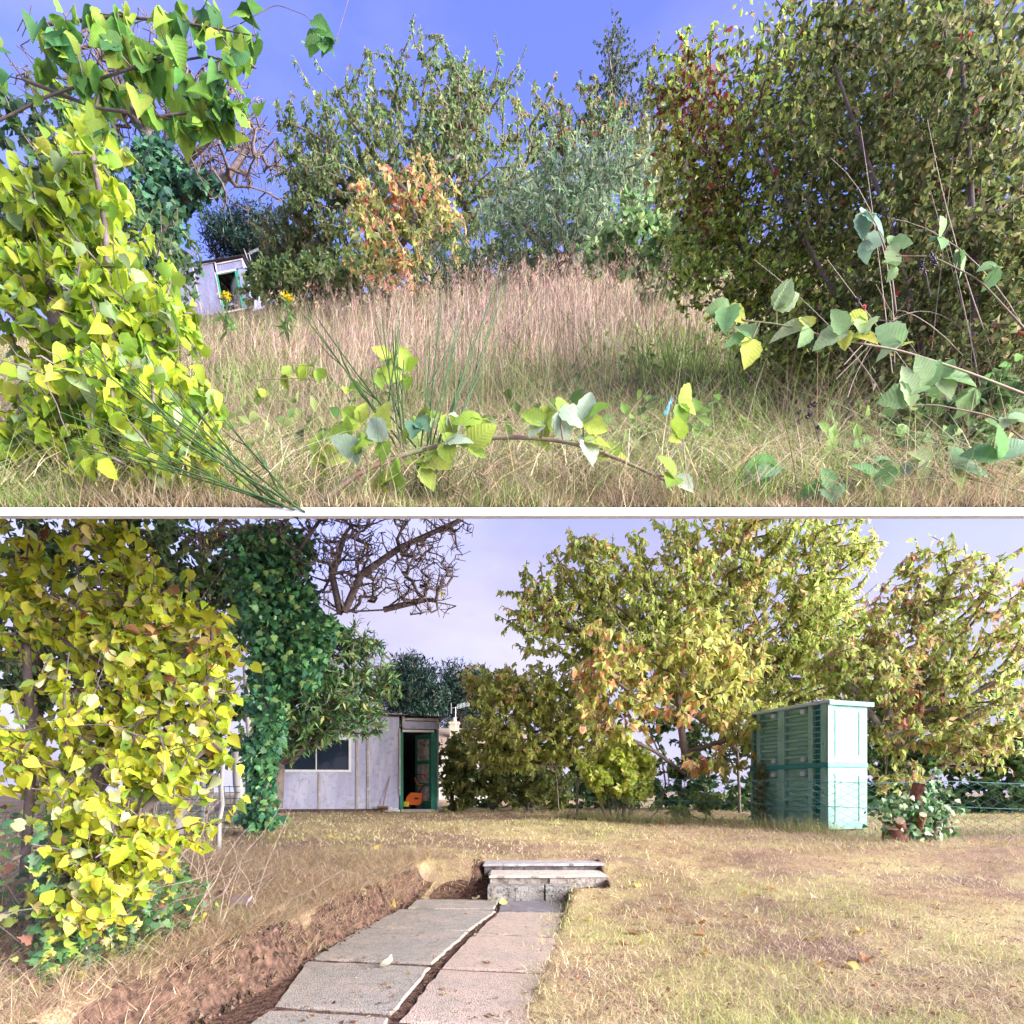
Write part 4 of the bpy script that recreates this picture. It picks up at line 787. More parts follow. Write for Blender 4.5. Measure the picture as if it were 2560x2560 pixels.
# --- bare tree with ivy behind the hedge
IVYC = [(.05, .14, .07), (.08, .20, .09), (.04, .10, .07), (.14, .25, .11)]
def bare_tree(name, label, trunk, limbs, twigblob, ntwig, ivyblob, nivy, Lv, seed, r_tip, parts, trunk_r, ivc=IVYC, few=0, zlim=None):
    rng = np.random.default_rng(seed); tr = [poly(t) for t in (trunk, *limbs)]; r = root(name, tr[0][0], label, "tree")
    tg = blobs(twigblob, ntwig, rng, .5); PA, par, tips, ntr = grow(tr, tg, rng, .14, .16, sag=-.22, wpath=.05)
    m = MB(); t = np.linspace(0, 1, len(tr[0])); tt = np.linspace(0, 1, 30); c = np.stack([np.interp(tt, t, tr[0][:, k]) for k in range(3)], 1)
    m.tube(c + rng.normal(0, .02, c.shape), np.linspace(trunk_r, trunk_r * .55, 30), 10); m.build("trunk", BARK, r, smooth=True)
    wood("branches", r, PA, par, tips, r_tip, TWIG, nside=5, trunk_n=ntr, power=.42, rmax=trunk_r * .6)
    # stubby fruiting spurs along the twigs
    n = len(PA); k = 6 * ntwig // 2; i = rng.integers(ntr, n, k); sp = PA[i]; e = sp + nrm(rng.normal(size=(k, 3)) + [0, 0, .4]) * rng.uniform(.05, .16, (k, 1)) * (r_tip / .006)
    par2 = [-1] * k + list(range(k)); wood("spurs", r, np.vstack([sp, e]), par2, list(range(k, 2 * k)), r_tip * .8, TWIG, nside=4)
    T = blobs(ivyblob, nivy, rng, .9); d = nrm(rng.normal(0, .5, T.shape) + [0, -.2, -.9]); M = frames(d, rng.normal(0, .5, T.shape) + [0, -1.0, .5])
    emit(r, IVY, T, M, Lv * rng.uniform(.6, 1.3, nivy), palette(nivy, ivc, [4, 3, 3, 1], rng, .2), parts, name="ivy_leaf", rest="ivy", seed=seed, material=GLOSSY, objmat=GLOSSYOBJ)
    if few:
        tp, td = twig_dirs(PA, par, tips); s_ = rng.choice(len(tp), few, replace=False); T, M, sc = spray(tp[s_], td[s_], 1, Lv * 1.0, rng, .8, .5, .1)
        emit(r, CHERRY, T, M, sc, palette(len(T), [(.6, .42, .06), (.5, .5, .12), (.3, .12, .08)], [2, 2, 1], rng), len(T), name="leaf", seed=seed + 1)
    return r
bare_tree("bare_tree", "bare tree with ivy on its trunk above the yellow-green hedge", [(380, 800, 9), (400, 650, 9), (420, 520, 9), (400, 420, 9), (370, 330, 9), (340, 240, 9)],
          [[(420, 520, 9), (500, 470, 8.9), (570, 440, 8.8), (620, 370, 8.8)], [(410, 480, 9), (470, 400, 9), (540, 330, 8.9)], [(390, 400, 9), (440, 300, 9), (460, 180, 9)], [(370, 340, 9), (300, 240, 9), (280, 130, 9)]],
          [(560, 380, 8.8, 110, 90, .7), (640, 400, 8.8, 60, 60, .5), (480, 280, 9, 130, 120, .7), (350, 200, 9, 130, 110, .7), (600, 300, 8.8, 80, 60, .5), (520, 470, 8.8, 70, 40, .4), (200, 250, 9, 150, 150, .7)], 620,
          [(430, 460, 9, 70, 60, .35), (390, 440, 8.9, 55, 90, .35), (500, 460, 8.8, 55, 26, .2), (400, 540, 8.9, 60, 60, .35)], 1700, .11, 121, .0075, 0, .13, few=14)
# --- broom stems in front
def broom(name, base, tips_px, label, seed, side, group=None):
    rng = np.random.default_rng(seed); b = P(*base); r = root(name, b, label, "broom plant", group)
    for t in tips_px:
        e = P(*t); mid = b + (e - b) * .5 + np.array([-side * .02, 0, .03]) + rng.normal(0, .012, 3); u = np.linspace(0, 1, 10)[:, None]
        pts = (1 - u) ** 2 * (b + rng.normal(0, .012, 3) + [rng.normal(0, .05), rng.normal(0, .03), 0]) + 2 * u * (1 - u) * mid + u * u * e
        m = MB(); m.tube(pts, np.linspace(.0042, .0018, 10), 5)
        for k in range(int(rng.integers(2, 5))):
            f = rng.uniform(.3, .75); i = int(f * 9); d = nrm(pts[min(i + 1, 9)] - pts[i]) + rng.normal(0, .16, 3); ln = np.linalg.norm(e - b) * rng.uniform(.2, .4); m.tube([pts[i], pts[i] + nrm(d) * ln * .5, pts[i] + nrm(d + [0, 0, .12]) * ln], [.0024, .0019, .0012], 4)
        m.build("stem", STEM, r)
broom("broom_plant", (1060, 1262, 2.35), [(1105, 705, 2.45), (1160, 770, 2.45), (1270, 700, 2.5), (1215, 780, 2.45), (1180, 860, 2.4), (1075, 840, 2.45), (1240, 720, 2.5), (1130, 900, 2.35)], "broom with tall upright green stems in the middle of the slope", 131, 0)
broom("broom_plant", (985, 1110, 2.5), [(955, 790, 2.55), (980, 810, 2.55), (1000, 800, 2.55), (750, 775, 2.6), (790, 790, 2.6), (1010, 900, 2.5), (870, 940, 2.5)], "broom with a few thin stems left of the tall upright one", 132, 0)
broom("broom_plant", (720, 1275, 2.2), [(205, 860, 2.1), (200, 890, 2.05), (210, 985, 2.05), (150, 1030, 2.0), (180, 1095, 2.05), (320, 930, 2.15), (200, 1120, 2.05), (420, 960, 2.2), (560, 1050, 2.2), (380, 1010, 2.15), (640, 1120, 2.2)], "broom whose long green stems sweep to the left across the yellow hedge", 133, 1)
# --- small things on the slope
def ragwort(px, h, label, seed):
    rng = np.random.default_rng(seed); b = ub(*px); b = P(px[0], px[1], px[2]); r = root("ragwort", b, label, "flower"); m = MB(); m.tube([b, b + [.01, 0, h * .5], b + [0, 0, h]], [.012, .008, .006], 5); m.build("stem", STEM, r)
    n = 60; T = b + [0, 0, h] + rng.normal(0, .038, (n, 3)) * [1, .6, .45]; emit(r, OVAL, T, frames(rng.normal(size=(n, 3)), rng.normal(size=(n, 3)) + [0, 0, 1]), rng.uniform(.025, .05, n), palette(n, [(.75, .55, .03), (.6, .5, .05)], [2, 1], rng), 0, rest="flower_head", seed=seed)
    n = 24; T = b + np.stack([rng.normal(0, .02, n), rng.normal(0, .02, n), rng.random(n) * h * .9], 1); emit(r, LANCE, T, frames(rng.normal(size=(n, 3)) + [0, 0, .2], rng.normal(size=(n, 3)) + [0, 0, 1]), rng.uniform(.12, .22, n), palette(n, [(.15, .26, .07)], [1], rng), 0, rest="stem_leaves", seed=seed)
ragwort((566, 830, 9), .52, "yellow ragwort in front of the leaning shed", 141); ragwort((718, 830, 9), .50, "yellow ragwort in the grass right of the leaning shed", 142)
def aerial(base, top, label, s_):
    b, t = np.array(base), np.array(top); r = root("television_aerial", b, label, "aerial"); A = mat("aerial_aluminium", (.62, .62, .64), .4, .5, .6)
    m = MB(); m.tube([b, t], [.025 * s_, .02 * s_], 8); m.build("mast", A, r); up = t - b; up = up / np.linalg.norm(up)
    m = MB(); a = t + np.array([-.25, .1, -.05]) * s_; e = t + np.array([.75, -.1, .18]) * s_; m.tube([a, e], [.018 * s_] * 2, 6)
    for f in np.linspace(.35, 1, 9): c = a + (e - a) * f; m.tube([c - up * .13 * s_, c + up * .13 * s_], [.008 * s_] * 2, 4)
    m.build("boom", A, r); m = MB()
    for k in range(-3, 4): m.tube([a + up * (.09 * k) * s_ + np.array([0, -.3, 0]) * s_, a + up * (.09 * k) * s_ + np.array([0, .3, 0]) * s_], [.009 * s_] * 2, 4); 
    m.tube([a - up * .3 * s_, a + up * .3 * s_], [.014 * s_] * 2, 5); m.build("reflector", A, r)
aerial(P(638, 690, 36), P(622, 632, 36), "television aerial on a leaning mast behind the leaning shed", .75)
def scrap():
    m = MB(); a = P(1664, 1038, 4.3); rng = np.random.default_rng(3); n = 7; v = []
    for k in range(n):
        u = k / (n - 1); c = a + [u * .05, -.02 * math.sin(u * 5), u * .13]; wv = .018 * (1 - .5 * u); v += [c - [wv, 0, 0], c + [wv, .01 * math.sin(k * 2), .006], c + [wv, .003 + .01 * math.sin(k * 2), .006], c - [wv, -.003, 0]]
    q = [(4 * k + j, 4 * k + (j + 1) % 4, 4 * k + 4 + (j + 1) % 4, 4 * k + 4 + j) for k in range(n - 1) for j in range(4)] + [(0, 3, 2, 1), (4 * n - 4, 4 * n - 3, 4 * n - 2, 4 * n - 1)]
    m.add(v, q); tag(m.build("plastic_scrap", mat("blue_plastic", (.08, .50, .62), .4, .5)), "scrap of bright blue plastic caught in the tall grass", "plastic scrap")
scrap()
def berries(px, n, label, seed, colr=(.03, .012, .02), red=0):
    rng = np.random.default_rng(seed); c = P(*px); r = root("blackberries", c, label, "berries"); 
    for k in range(n):
        m = MB(); o = c + rng.normal(0, .03, 3) * [1, .6, 1]; rr = rng.uniform(.008, .012)
        for j in range(14):
            d = nrm(rng.normal(size=3)); p = o + d * rr * .8; a = nrm(np.cross(d, [0.3, .2, 1])); b = np.cross(d, a); s_ = rr * .45
            m.add([p + a * s_, p + b * s_, p - a * s_, p - b * s_, p + d * s_, p - d * s_], (), [(0, 1, 4), (1, 2, 4), (2, 3, 4), (3, 0, 4), (1, 0, 5), (2, 1, 5), (3, 2, 5), (0, 3, 5)])
        m.build("berry", mat("ripe_berry", colr, .3, .5) if k >= red else mat("red_berry", (.5, .03, .03), .3, .5), r, smooth=True)
    m = MB(); m.tube([c, c + [.06, .05, -.10]], [.002, .003], 5); m.build("stalk", TWIG, r)
berries((2030, 1040, 2.6), 7, "cluster of dark blackberries low in the tall grass", 151); berries((1790, 745, 3.4), 5, "dried dark berry cluster at the edge of the thicket", 152); berries((2310, 655, 2.5), 8, "large cluster of ripe blackberries at the right of the thicket", 153); berries((2140, 775, 2.5), 4, "blackberries with one red berry under the pale bramble leaves", 154, red=1)
# ================================================================== LOWER: the cleared garden
def lb(x, y, Y): p = P(x, y, Y); p[2] = float(LG(p[0], p[1])); return p
def lawn_grass():
    rng = np.random.default_rng(201)
    n = 82000; Y = 3.0 + 14.5 * rng.random(n) ** 1.9; X = -(.86 * Y + .3) + rng.random(n) * (1.72 * Y + .6)
    inp = (Y < 6.98) & (X > XL(Y) - .11 - .05 * rng.random(n)) & (X < XR(Y) - .02 - .10 * rng.random(n) + .12 * (vnoise(Y * 4, X * 0, 5) - .3)); st = (Y > 6.85) & (Y < 7.76) & (X > -.36) & (X < 1.12)
    hole = (((X + .62) / .28) ** 2 + ((Y - 7.0) / .30) ** 2) < .5
    k = ~(inp | st | hole); X, Y = X[k], Y[k]; n = len(X)
    g = vnoise(X * .7, Y * .7, 41) + .6 * vnoise(X * 2.2, Y * 2.2, 42) + .25 * rng.normal(0, 1, n)
    left = X < (XL(Y) + .2); green = (g > np.where(left, .95, .38))
    bank = left & (Y < 8.5)
    c = palette(n, [(.70, .58, .32), (.62, .47, .28), (.78, .69, .43), (.38, .26, .16)], [4, 3, 3, 1.5], rng, .18)
    cb = palette(n, [(.50, .35, .23), (.40, .26, .17), (.58, .44, .30), (.24, .15, .10)], [3, 3, 2, 2], rng, .18); c[bank] = cb[bank]
    cg = palette(n, [(.46, .50, .15), (.58, .57, .23), (.34, .42, .12)], [2, 3, 1], rng, .18); c[green] = cg[green]
    brown = (vnoise(X * .9 + 9, Y * .9, 44) > .35) & (px_right := (X > 1.5)); c[brown] = c[brown] * [.85, .72, .70]
    h = np.where(green, rng.uniform(.03, .085, n), rng.uniform(.02, .075, n)) * np.where(bank, 1.5, 1); lean = np.where(green, rng.gamma(2, .35, n), rng.gamma(3, .5, n)); lean = np.minimum(lean, 3.2)
    wd = rng.uniform(.003, .006, n) * np.clip(Y / 5, .7, 2.4)
    v, q, cc = blades(np.stack([X, Y, LG(X, Y) + rng.random(n) * .012], 1), h, lean, wd, c, rng, 2, .6)
    stuff("lawn_grass", v, q, cc, GRASS, "short scorched grass and green tufts over the cleared lawn", "grass")
    # loose hay on the bank and trailing over its edge
    n = 34000; Y = 2.0 + 6.2 * rng.random(n) ** 1.15; X = XL(Y) - .06 - 2.8 * rng.random(n) ** 1.4; z = LG(X, Y) + rng.random(n) * .05
    c = palette(n, [(.52, .38, .25), (.42, .28, .18), (.62, .50, .34), (.25, .16, .10), (.34, .34, .14)], [3, 3, 2, 2, .6], rng, .2)
    v, q, cc = blades(np.stack([X, Y, z], 1), rng.uniform(.04, .17, n), rng.gamma(4, .4, n), rng.uniform(.0025, .0045, n), c, rng, 2, .5)
    stuff("loose_hay", v, q, cc, GRASS, "cut hay strewn over the bank left of the path", "hay")
    n = 5200; Y = 3.0 + 4.2 * rng.random(n) ** 1.1; X = XL(Y) - .05 - .14 * rng.random(n); c = palette(n, [(.50, .37, .24), (.38, .26, .17), (.60, .49, .33), (.24, .16, .10)], [3, 3, 2, 1], rng, .2)
    v, q, cc = blades(np.stack([X, Y, LG(X, Y) + .01], 1), rng.uniform(.03, .10, n), rng.uniform(.6, 2.4, n), rng.uniform(.0025, .004, n), c, rng, 3, .55, rng.normal(0, .9, n))
    stuff("trailing_hay", v, q, cc, GRASS, "dry grass trailing over the cut soil edge of the bank", "hay")
    # straw on the right of the lawn and tufts along the fence
    n = 6000; Y = 8 + 3.2 * rng.random(n); X = 2.5 + 6 * rng.random(n); c = palette(n, [(.50, .36, .26), (.38, .24, .18), (.6, .48, .36)], [3, 3, 2], rng, .18)
    v, q, cc = blades(np.stack([X, Y, LG(X, Y) + .01], 1), rng.uniform(.05, .16, n), rng.gamma(4, .5, n), rng.uniform(.003, .006, n), c, rng, 2, .5)
    n = 5200; t = rng.random(n) * 8.2 - 1.2; X = 5.25 - .6 * t; Y = 9.98 + .55 * t; X = np.where(t < 0, 5.25 - t * 3.2, X); Y = np.where(t < 0, 9.9, Y); X = X + rng.normal(0, .12, n); Y = Y + rng.normal(-.05, .15, n)
    gg = rng.random(n) < .5; c2 = palette(n, [(.55, .44, .28), (.42, .34, .2)], [1, 1], rng, .2); c2[gg] = palette(gg.sum(), [(.24, .32, .09), (.34, .40, .14)], [1, 1], rng, .2)
    v2, q2, cc2 = blades(np.stack([X, Y, LG(X, Y)], 1), rng.uniform(.12, .42, n) * rng.random(n) ** .4, rng.gamma(2, .25, n), rng.uniform(.004, .008, n), c2, rng, 3, .6)
    stuff("fence_grass", np.vstack([v, v2]), np.vstack([q, np.zeros((0, 4), int)]) if False else np.vstack([q, (q2 + len(v))]), np.vstack([cc, cc2]), GRASS, "rough grass and straw along the foot of the wire fence", "grass")
lawn_grass()

# --- background behind the garden
def lpine(fx, Y, blob, top, label, seed):
    pine((fx, 2000, Y), blob, label, seed, top)
lpine(1030, 40, [(1030, 1680, 40, 55, 40, 1.6), (1000, 1730, 40, 60, 40, 1.8), (1060, 1740, 40, 50, 45, 1.6), (1020, 1790, 40, 80, 40, 2)], (1035, 1650, 40), "dark pine directly above the shed roof in the cleared garden", 211)
lpine(1150, 44, [(1140, 1700, 44, 55, 35, 1.8), (1180, 1730, 44, 60, 50, 2), (1110, 1750, 44, 40, 40, 1.6), (1160, 1790, 44, 80, 40, 2), (1230, 1740, 44, 50, 40, 2)], (1150, 1670, 44), "dark pine behind the aerial, right of the shed in the cleared garden", 212)
HEDGEC = [(.10, .19, .06), (.16, .26, .08), (.23, .33, .10), (.06, .12, .05)]
leafy_tree("background_hedge", lb(1700, 2040, 20), [[(1500, 2010, 20), (1500, 1950, 20)], [(1700, 2010, 19.5), (1700, 1930, 19.5)], [(1950, 2010, 18), (1950, 1930, 18)], [(2250, 2010, 17), (2250, 1900, 17)], [(2480, 2010, 16), (2480, 1900, 16)]],
           [(1200, 1930, 20.5, 130, 80, 1), (1330, 1920, 20.5, 130, 80, 1), (1450, 1900, 20, 140, 100, 1), (1650, 1900, 19.5, 170, 120, 1), (1850, 1880, 18.5, 180, 140, 1), (2060, 1870, 17.5, 180, 150, 1), (2260, 1860, 17, 180, 160, 1), (2460, 1840, 16, 160, 180, 1), (2000, 1980, 17.5, 260, 35, .7), (2350, 1980, 16.5, 260, 40, .7), (1600, 1985, 19, 260, 30, .7), (2640, 1900, 15.5, 100, 150, 1), (2000, 2012, 17, 300, 22, .5), (2400, 2015, 16, 240, 24, .5), (1620, 2012, 18, 240, 20, .5), (1300, 2010, 20, 200, 18, .5)], 1150, 16, .20, HEDGEC, [3, 3, 2, 2], "dark green hedge behind the wire fence and cherry trees", 213, tpls=OVAL, hang=.2, spread=.8, r_tip=.01, cat="hedge", back=.7)
leafy_tree("dark_tree", lb(330, 2030, 14), [[(320, 2030, 14), (330, 1800, 14), (320, 1560, 14), (330, 1350, 14)], [(520, 2030, 13.5), (510, 1800, 13.5), (540, 1600, 13.5)], [(100, 2030, 13), (90, 1700, 13), (110, 1400, 13)]], [(330, 1400, 14, 170, 160, 1.4), (470, 1500, 14, 150, 200, 1.4), (300, 1700, 13.5, 180, 160, 1.2), (500, 1760, 13.6, 120, 120, 1), (620, 1420, 14.4, 120, 160, 1), (100, 1500, 13, 180, 300, 1.4), (450, 1880, 13, 200, 60, .8)],
           900, 14, .20, [(.09, .16, .07), (.14, .22, .08), (.20, .27, .10), (.28, .32, .12)], [3, 3, 2, 1], "dark green tree behind the yellow lilac hedge in the cleared garden", 214, tpls=OVAL, hang=.3, spread=.8, r_tip=.011, back=.6)
def house():
    Y = 34.0; r = root("tiled_house", (P(1150, 2000, Y)[0], Y, .8), "house with brown tiled roof and chimney half hidden behind the shrubs", "house")
    WALL = mat("pale_house_render", (.5, .47, .42), .9, .2, noise=[(3, (.42, .39, .35), .5, .7)]); TILE = mat("brown_roof_tiles", (.30, .22, .17), .85, .2, noise=[(6, (.40, .32, .25), .45, .7)])
    x0, x1 = P(1020, 0, Y)[0], P(1330, 0, Y)[0]; zt = P(0, 1868, Y)[2]; zr = P(0, 1833, Y)[2] + .5
    m = MB(); m.box((x0, Y, .5), (x1 - x0, 0, 0), (0, 5, 0), (0, 0, zt - .5)); m.build("wall", WALL, r)
    rf = None; n = 9
    for k in range(n):                                   # courses of tiles
        u = k / n; m = MB(); m.box((x0 - .2, Y - .25 + u * 2.7, zt - .05 + (zr - zt) * u), (x1 - x0 + .4, 0, 0), (0, 2.75 / n + .06, (zr - zt) / n + .02), (0, 0, .05)); o = m.build("roof" if rf is None else "tile_course", TILE, rf if rf is not None else r)
        if rf is None: rf = o
    m = MB(); m.box((x0 - .2, Y + 2.5, zr - .1), (x1 - x0 + .4, 0, 0), (0, 2.8, -(zr - zt)), (0, 0, .06)); m.build("rear_slope", TILE, rf)
    c = P(1136, 1838, Y + 1.2); m = MB(); m.box(c - [.24, .2, .7], (.48, 0, 0), (0, .45, 0), (0, 0, 1.35)); m.box(c + [-.29, -.25, .62], (.58, 0, 0), (0, .55, 0), (0, 0, .12)); m.tube([c + [0, .02, .74], c + [0, .02, 1.0]], [.12, .10], 10); m.build("chimney", mat("chimney_brick", (.52, .45, .32), .9, .2, noise=[(9, (.38, .32, .24), .5, .7)]), rf)
house(); _a = P(1139, 1840, 33); aerial(_a, P(1139, 1768, 33), "television aerial on a straight mast beside the chimney", .95)
# --- evergreen beside the ivy tree and its neighbours
leafy_tree("evergreen_tree", lb(690, 2020, 15), [[(690, 2020, 15), (695, 1900, 15), (720, 1780, 15), (780, 1640, 15)]], [(830, 1640, 14.8, 110, 80, 1.0), (880, 1720, 14.5, 110, 80, 1.0), (780, 1740, 14.5, 110, 100, 1.0), (870, 1800, 14.2, 110, 55, .9), (740, 1820, 14.4, 80, 70, .8), (940, 1680, 14.8, 60, 60, .7), (690, 1620, 14.8, 90, 120, .9), (900, 1590, 15, 60, 50, .6), (950, 1760, 14.5, 40, 40, .5)],
           560, 16, .20, [(.08, .19, .07), (.14, .26, .09), (.22, .31, .10), (.38, .37, .12)], [3, 3, 2, .7], "glossy dark evergreen hanging over the shed window", 221, tpls=LANCE, hang=.25, spread=.8, r_tip=.01, back=.5, material=GLOSSY)
bare_tree("ivy_clad_tree", "ivy-clad tree with bare spreading branches left of the shed in the cleared garden", [(655, 2070, 10), (652, 1950, 10), (660, 1850, 10), (670, 1700, 10), (668, 1550, 10), (655, 1420, 10), (650, 1330, 10)],
          [[(680, 1640, 10), (760, 1560, 9.9), (860, 1530, 9.8), (960, 1525, 9.8), (1020, 1480, 9.7)], [(668, 1480, 10), (730, 1400, 9.9), (800, 1300, 9.8)], [(655, 1400, 10), (590, 1340, 9.9), (500, 1330, 9.8)], [(860, 1530, 9.8), (900, 1440, 9.8), (1000, 1370, 9.8), (1150, 1300, 9.7)], [(850, 1532, 9.8), (830, 1440, 9.9), (860, 1340, 9.9)], [(960, 1525, 9.8), (1060, 1500, 9.7), (1140, 1515, 9.7)]],
          [(940, 1400, 9.8, 150, 90, .8), (1070, 1420, 9.7, 80, 70, .6), (1060, 1500, 9.7, 80, 40, .5), (860, 1440, 9.9, 110, 90, .7), (1000, 1320, 9.8, 150, 50, .7), (800, 1350, 10, 120, 70, .7), (560, 1360, 9.8, 120, 60, .6), (700, 1330, 10, 120, 60, .6), (1120, 1340, 9.7, 70, 50, .5), (930, 1300, 9.8, 160, 40, .6)], 720,
          [(655, 1990, 9.9, 36, 80, .24), (648, 1900, 9.9, 44, 70, .28), (672, 1830, 9.9, 42, 60, .28), (664, 1750, 9.9, 50, 80, .3), (690, 1660, 9.9, 66, 70, .34), (672, 1560, 9.9, 70, 80, .38), (655, 1470, 9.9, 78, 60, .38), (630, 1400, 9.9, 70, 70, .36), (780, 1580, 9.9, 75, 60, .3), (760, 1660, 9.9, 50, 70, .28), (650, 2045, 9.9, 55, 28, .3), (740, 1500, 10, 60, 60, .3), (700, 1380, 10, 90, 70, .3)], 6500, .105, 231, .0066, 300, .17, few=30, ivc=[(.07, .21, .085), (.13, .31, .11), (.045, .14, .08), (.28, .42, .13)])
# --- yellow lilac hedge, left
YEL = [(.60, .62, .05), (.70, .69, .09), (.48, .57, .05), (.74, .64, .20), (.36, .50, .08), (.66, .68, .36)]
heart_hedge("lilac_hedge", "golden-yellow lilac hedge with bare twigs along the left side of the cleared garden", [[(150, 2230, 3.0), (220, 2050, 3.0), (300, 1800, 3.0), (330, 1560, 3.05), (300, 1380, 3.1)], [(60, 2200, 3.1), (80, 1900, 3.1), (60, 1500, 3.2)], [(190, 2200, 2.9), (330, 2060, 2.9), (450, 1930, 2.9), (530, 1860, 2.9)], [(200, 2000, 3.0), (380, 1720, 3.0), (540, 1560, 3.0)]],
            [(300, 1380, 3.1, 110, 80, .3), (330, 1500, 3.05, 160, 100, .3), (420, 1600, 3.0, 150, 110, .3), (300, 1680, 3.0, 150, 120, .3), (480, 1720, 2.95, 120, 110, .25), (330, 1840, 2.95, 170, 110, .3), (440, 1900, 2.9, 110, 90, .22), (300, 1990, 2.9, 150, 90, .28), (120, 1500, 3.2, 170, 240, .35), (110, 1850, 3.1, 160, 180, .3), (400, 2060, 2.8, 140, 60, .2), (250, 2110, 2.8, 140, 60, .2), (330, 2190, 2.8, 130, 50, .2), (230, 2260, 2.8, 130, 60, .2), (430, 2130, 2.85, 90, 40, .15), (560, 1640, 3.0, 40, 70, .1)],
            860, 6, .054, YEL, [4, 3, 3.5, 1.5, 3, 1.2], 241, 300, dead=.03, clip=(1303, 2400), r_tip=.0033)
def ground_ivy():
    rng = np.random.default_rng(251); r = root("ground_ivy", (-2.2, 3.6, .4), "tangle of ivy and dead leaves at the foot of the yellow hedge", "ivy")
    n = 3000; Y = rng.uniform(2.7, 4.6, n); X = -.64 * Y + rng.normal(0, .34, n); X = np.minimum(X, XL(Y) - .35); z = LG(X, Y) + rng.random(n) ** 1.5 * np.clip((-.42 - X / Y) * 3.2, .04, .75)
    T = np.stack([X, Y, z], 1); d = rng.normal(0, .8, T.shape) + [0, -.4, -.3]; M = frames(d, rng.normal(0, .4, T.shape) + [0, -.6, .9])
    c = palette(n, [(.05, .12, .045), (.09, .18, .06), (.30, .36, .07), (.18, .24, .15), (.20, .10, .06), (.42, .36, .2), (.5, .5, .08)], [4, 3, 2, 1, .6, .5, 1], rng, .2)
    emit(r, IVY, T, M, rng.uniform(.03, .065, n), c, 220, name="ivy_leaf", rest="foliage", seed=252, material=GLOSSY, objmat=GLOSSYOBJ)
    for k in range(110):
        a = np.array([rng.uniform(-3.0, -1.75), rng.uniform(3.0, 4.6), 0]); a[2] = LG(a[0], a[1]); e = a + rng.normal(0, .35, 3) + [.1, 0, .45]; u = np.linspace(0, 1, 6)[:, None]; m = MB(); m.tube(a + (e - a) * u + np.array([0, 0, .12]) * (u * (1 - u)) * 2 + rng.normal(0, .012, (6, 3)), np.linspace(.0028, .0012, 6), 4); m.build("dead_stem", mat("dead_cane", (.40, .31, .25)), r)
ground_ivy()

# --- cherry trees on the right
CG = [(.46, .55, .14), (.60, .64, .20), (.38, .47, .12), (.56, .46, .22)]
def warm(amount, seed):
    def f(T, c, rng):
        s_ = vnoise(T[:, 0] * .9, T[:, 2] * .9 + T[:, 1], seed) + .45 * rng.normal(0, 1, len(T)); o = palette(len(T), [(.86, .44, .24), (.84, .62, .24), (.86, .36, .28), (.68, .50, .30)], [3, 3, 1.5, 2], rng, .15); w_ = s_ > amount; c = c.copy(); c[w_] = o[w_]; return c
    return f
leafy_tree("cherry_tree", lb(1850, 2040, 16), [[(1850, 2040, 16), (1845, 1900, 16), (1830, 1760, 16), (1820, 1600, 16), (1830, 1450, 16), (1850, 1300, 16)], [(1845, 1880, 16), (1720, 1720, 15.8), (1600, 1580, 15.6), (1480, 1480, 15.6)], [(1835, 1780, 16), (1960, 1640, 16), (2060, 1480, 16), (2120, 1380, 16)], [(1840, 1850, 16), (1640, 1720, 15.6), (1500, 1620, 15.5), (1360, 1520, 15.5)]],
           [(1840, 1330, 16, 210, 110, 1.8), (1650, 1420, 15.8, 170, 110, 1.6), (1450, 1440, 15.6, 110, 90, 1.3), (2030, 1420, 16, 160, 130, 1.6), (1350, 1500, 15.5, 110, 80, 1.2), (1560, 1530, 15.5, 210, 110, 1.5), (1820, 1530, 15.6, 240, 140, 1.6), (1400, 1590, 15.4, 130, 70, 1.2), (2080, 1570, 15.8, 150, 130, 1.5), (1700, 1650, 15.4, 260, 110, 1.5), (1990, 1690, 15.6, 220, 120, 1.5), (1440, 1360, 15.6, 45, 40, .7), (2120, 1350, 16, 70, 50, .9)],
           2100, 20, .145, CG, [4, 4, 2.5, 1.5], "large spreading cherry tree with yellow-green leaves behind the green storage box", 261, parts=0, r_tip=.009, back=.7, colfun=warm(.95, 91), shell=.3)
leafy_tree("cherry_tree", lb(1395, 2030, 16.5), [[(1397, 2030, 16.5), (1392, 1960, 16.5), (1385, 1900, 16.5), (1370, 1830, 16.4), (1330, 1760, 16.3)], [(1388, 1910, 16.5), (1450, 1830, 16.4), (1480, 1760, 16.4)], [(1390, 1920, 16.5), (1280, 1860, 16.3), (1210, 1800, 16.2)]],
           [(1240, 1720, 16.2, 80, 65, 1), (1330, 1720, 16.2, 110, 70, 1), (1430, 1740, 16.2, 100, 80, 1), (1230, 1820, 16.1, 80, 60, .9), (1340, 1830, 16, 130, 70, 1), (1460, 1840, 16, 100, 60, .9), (1260, 1890, 16, 100, 40, .8), (1190, 1690, 16.3, 35, 35, .5)],
           900, 17, .14, CG + [(.66, .66, .22)], [2, 4, 1, 1, 3], "low cherry tree with drooping yellow-green leaves right of the shed", 262, r_tip=.008, back=.55, colfun=warm(1.1, 92))
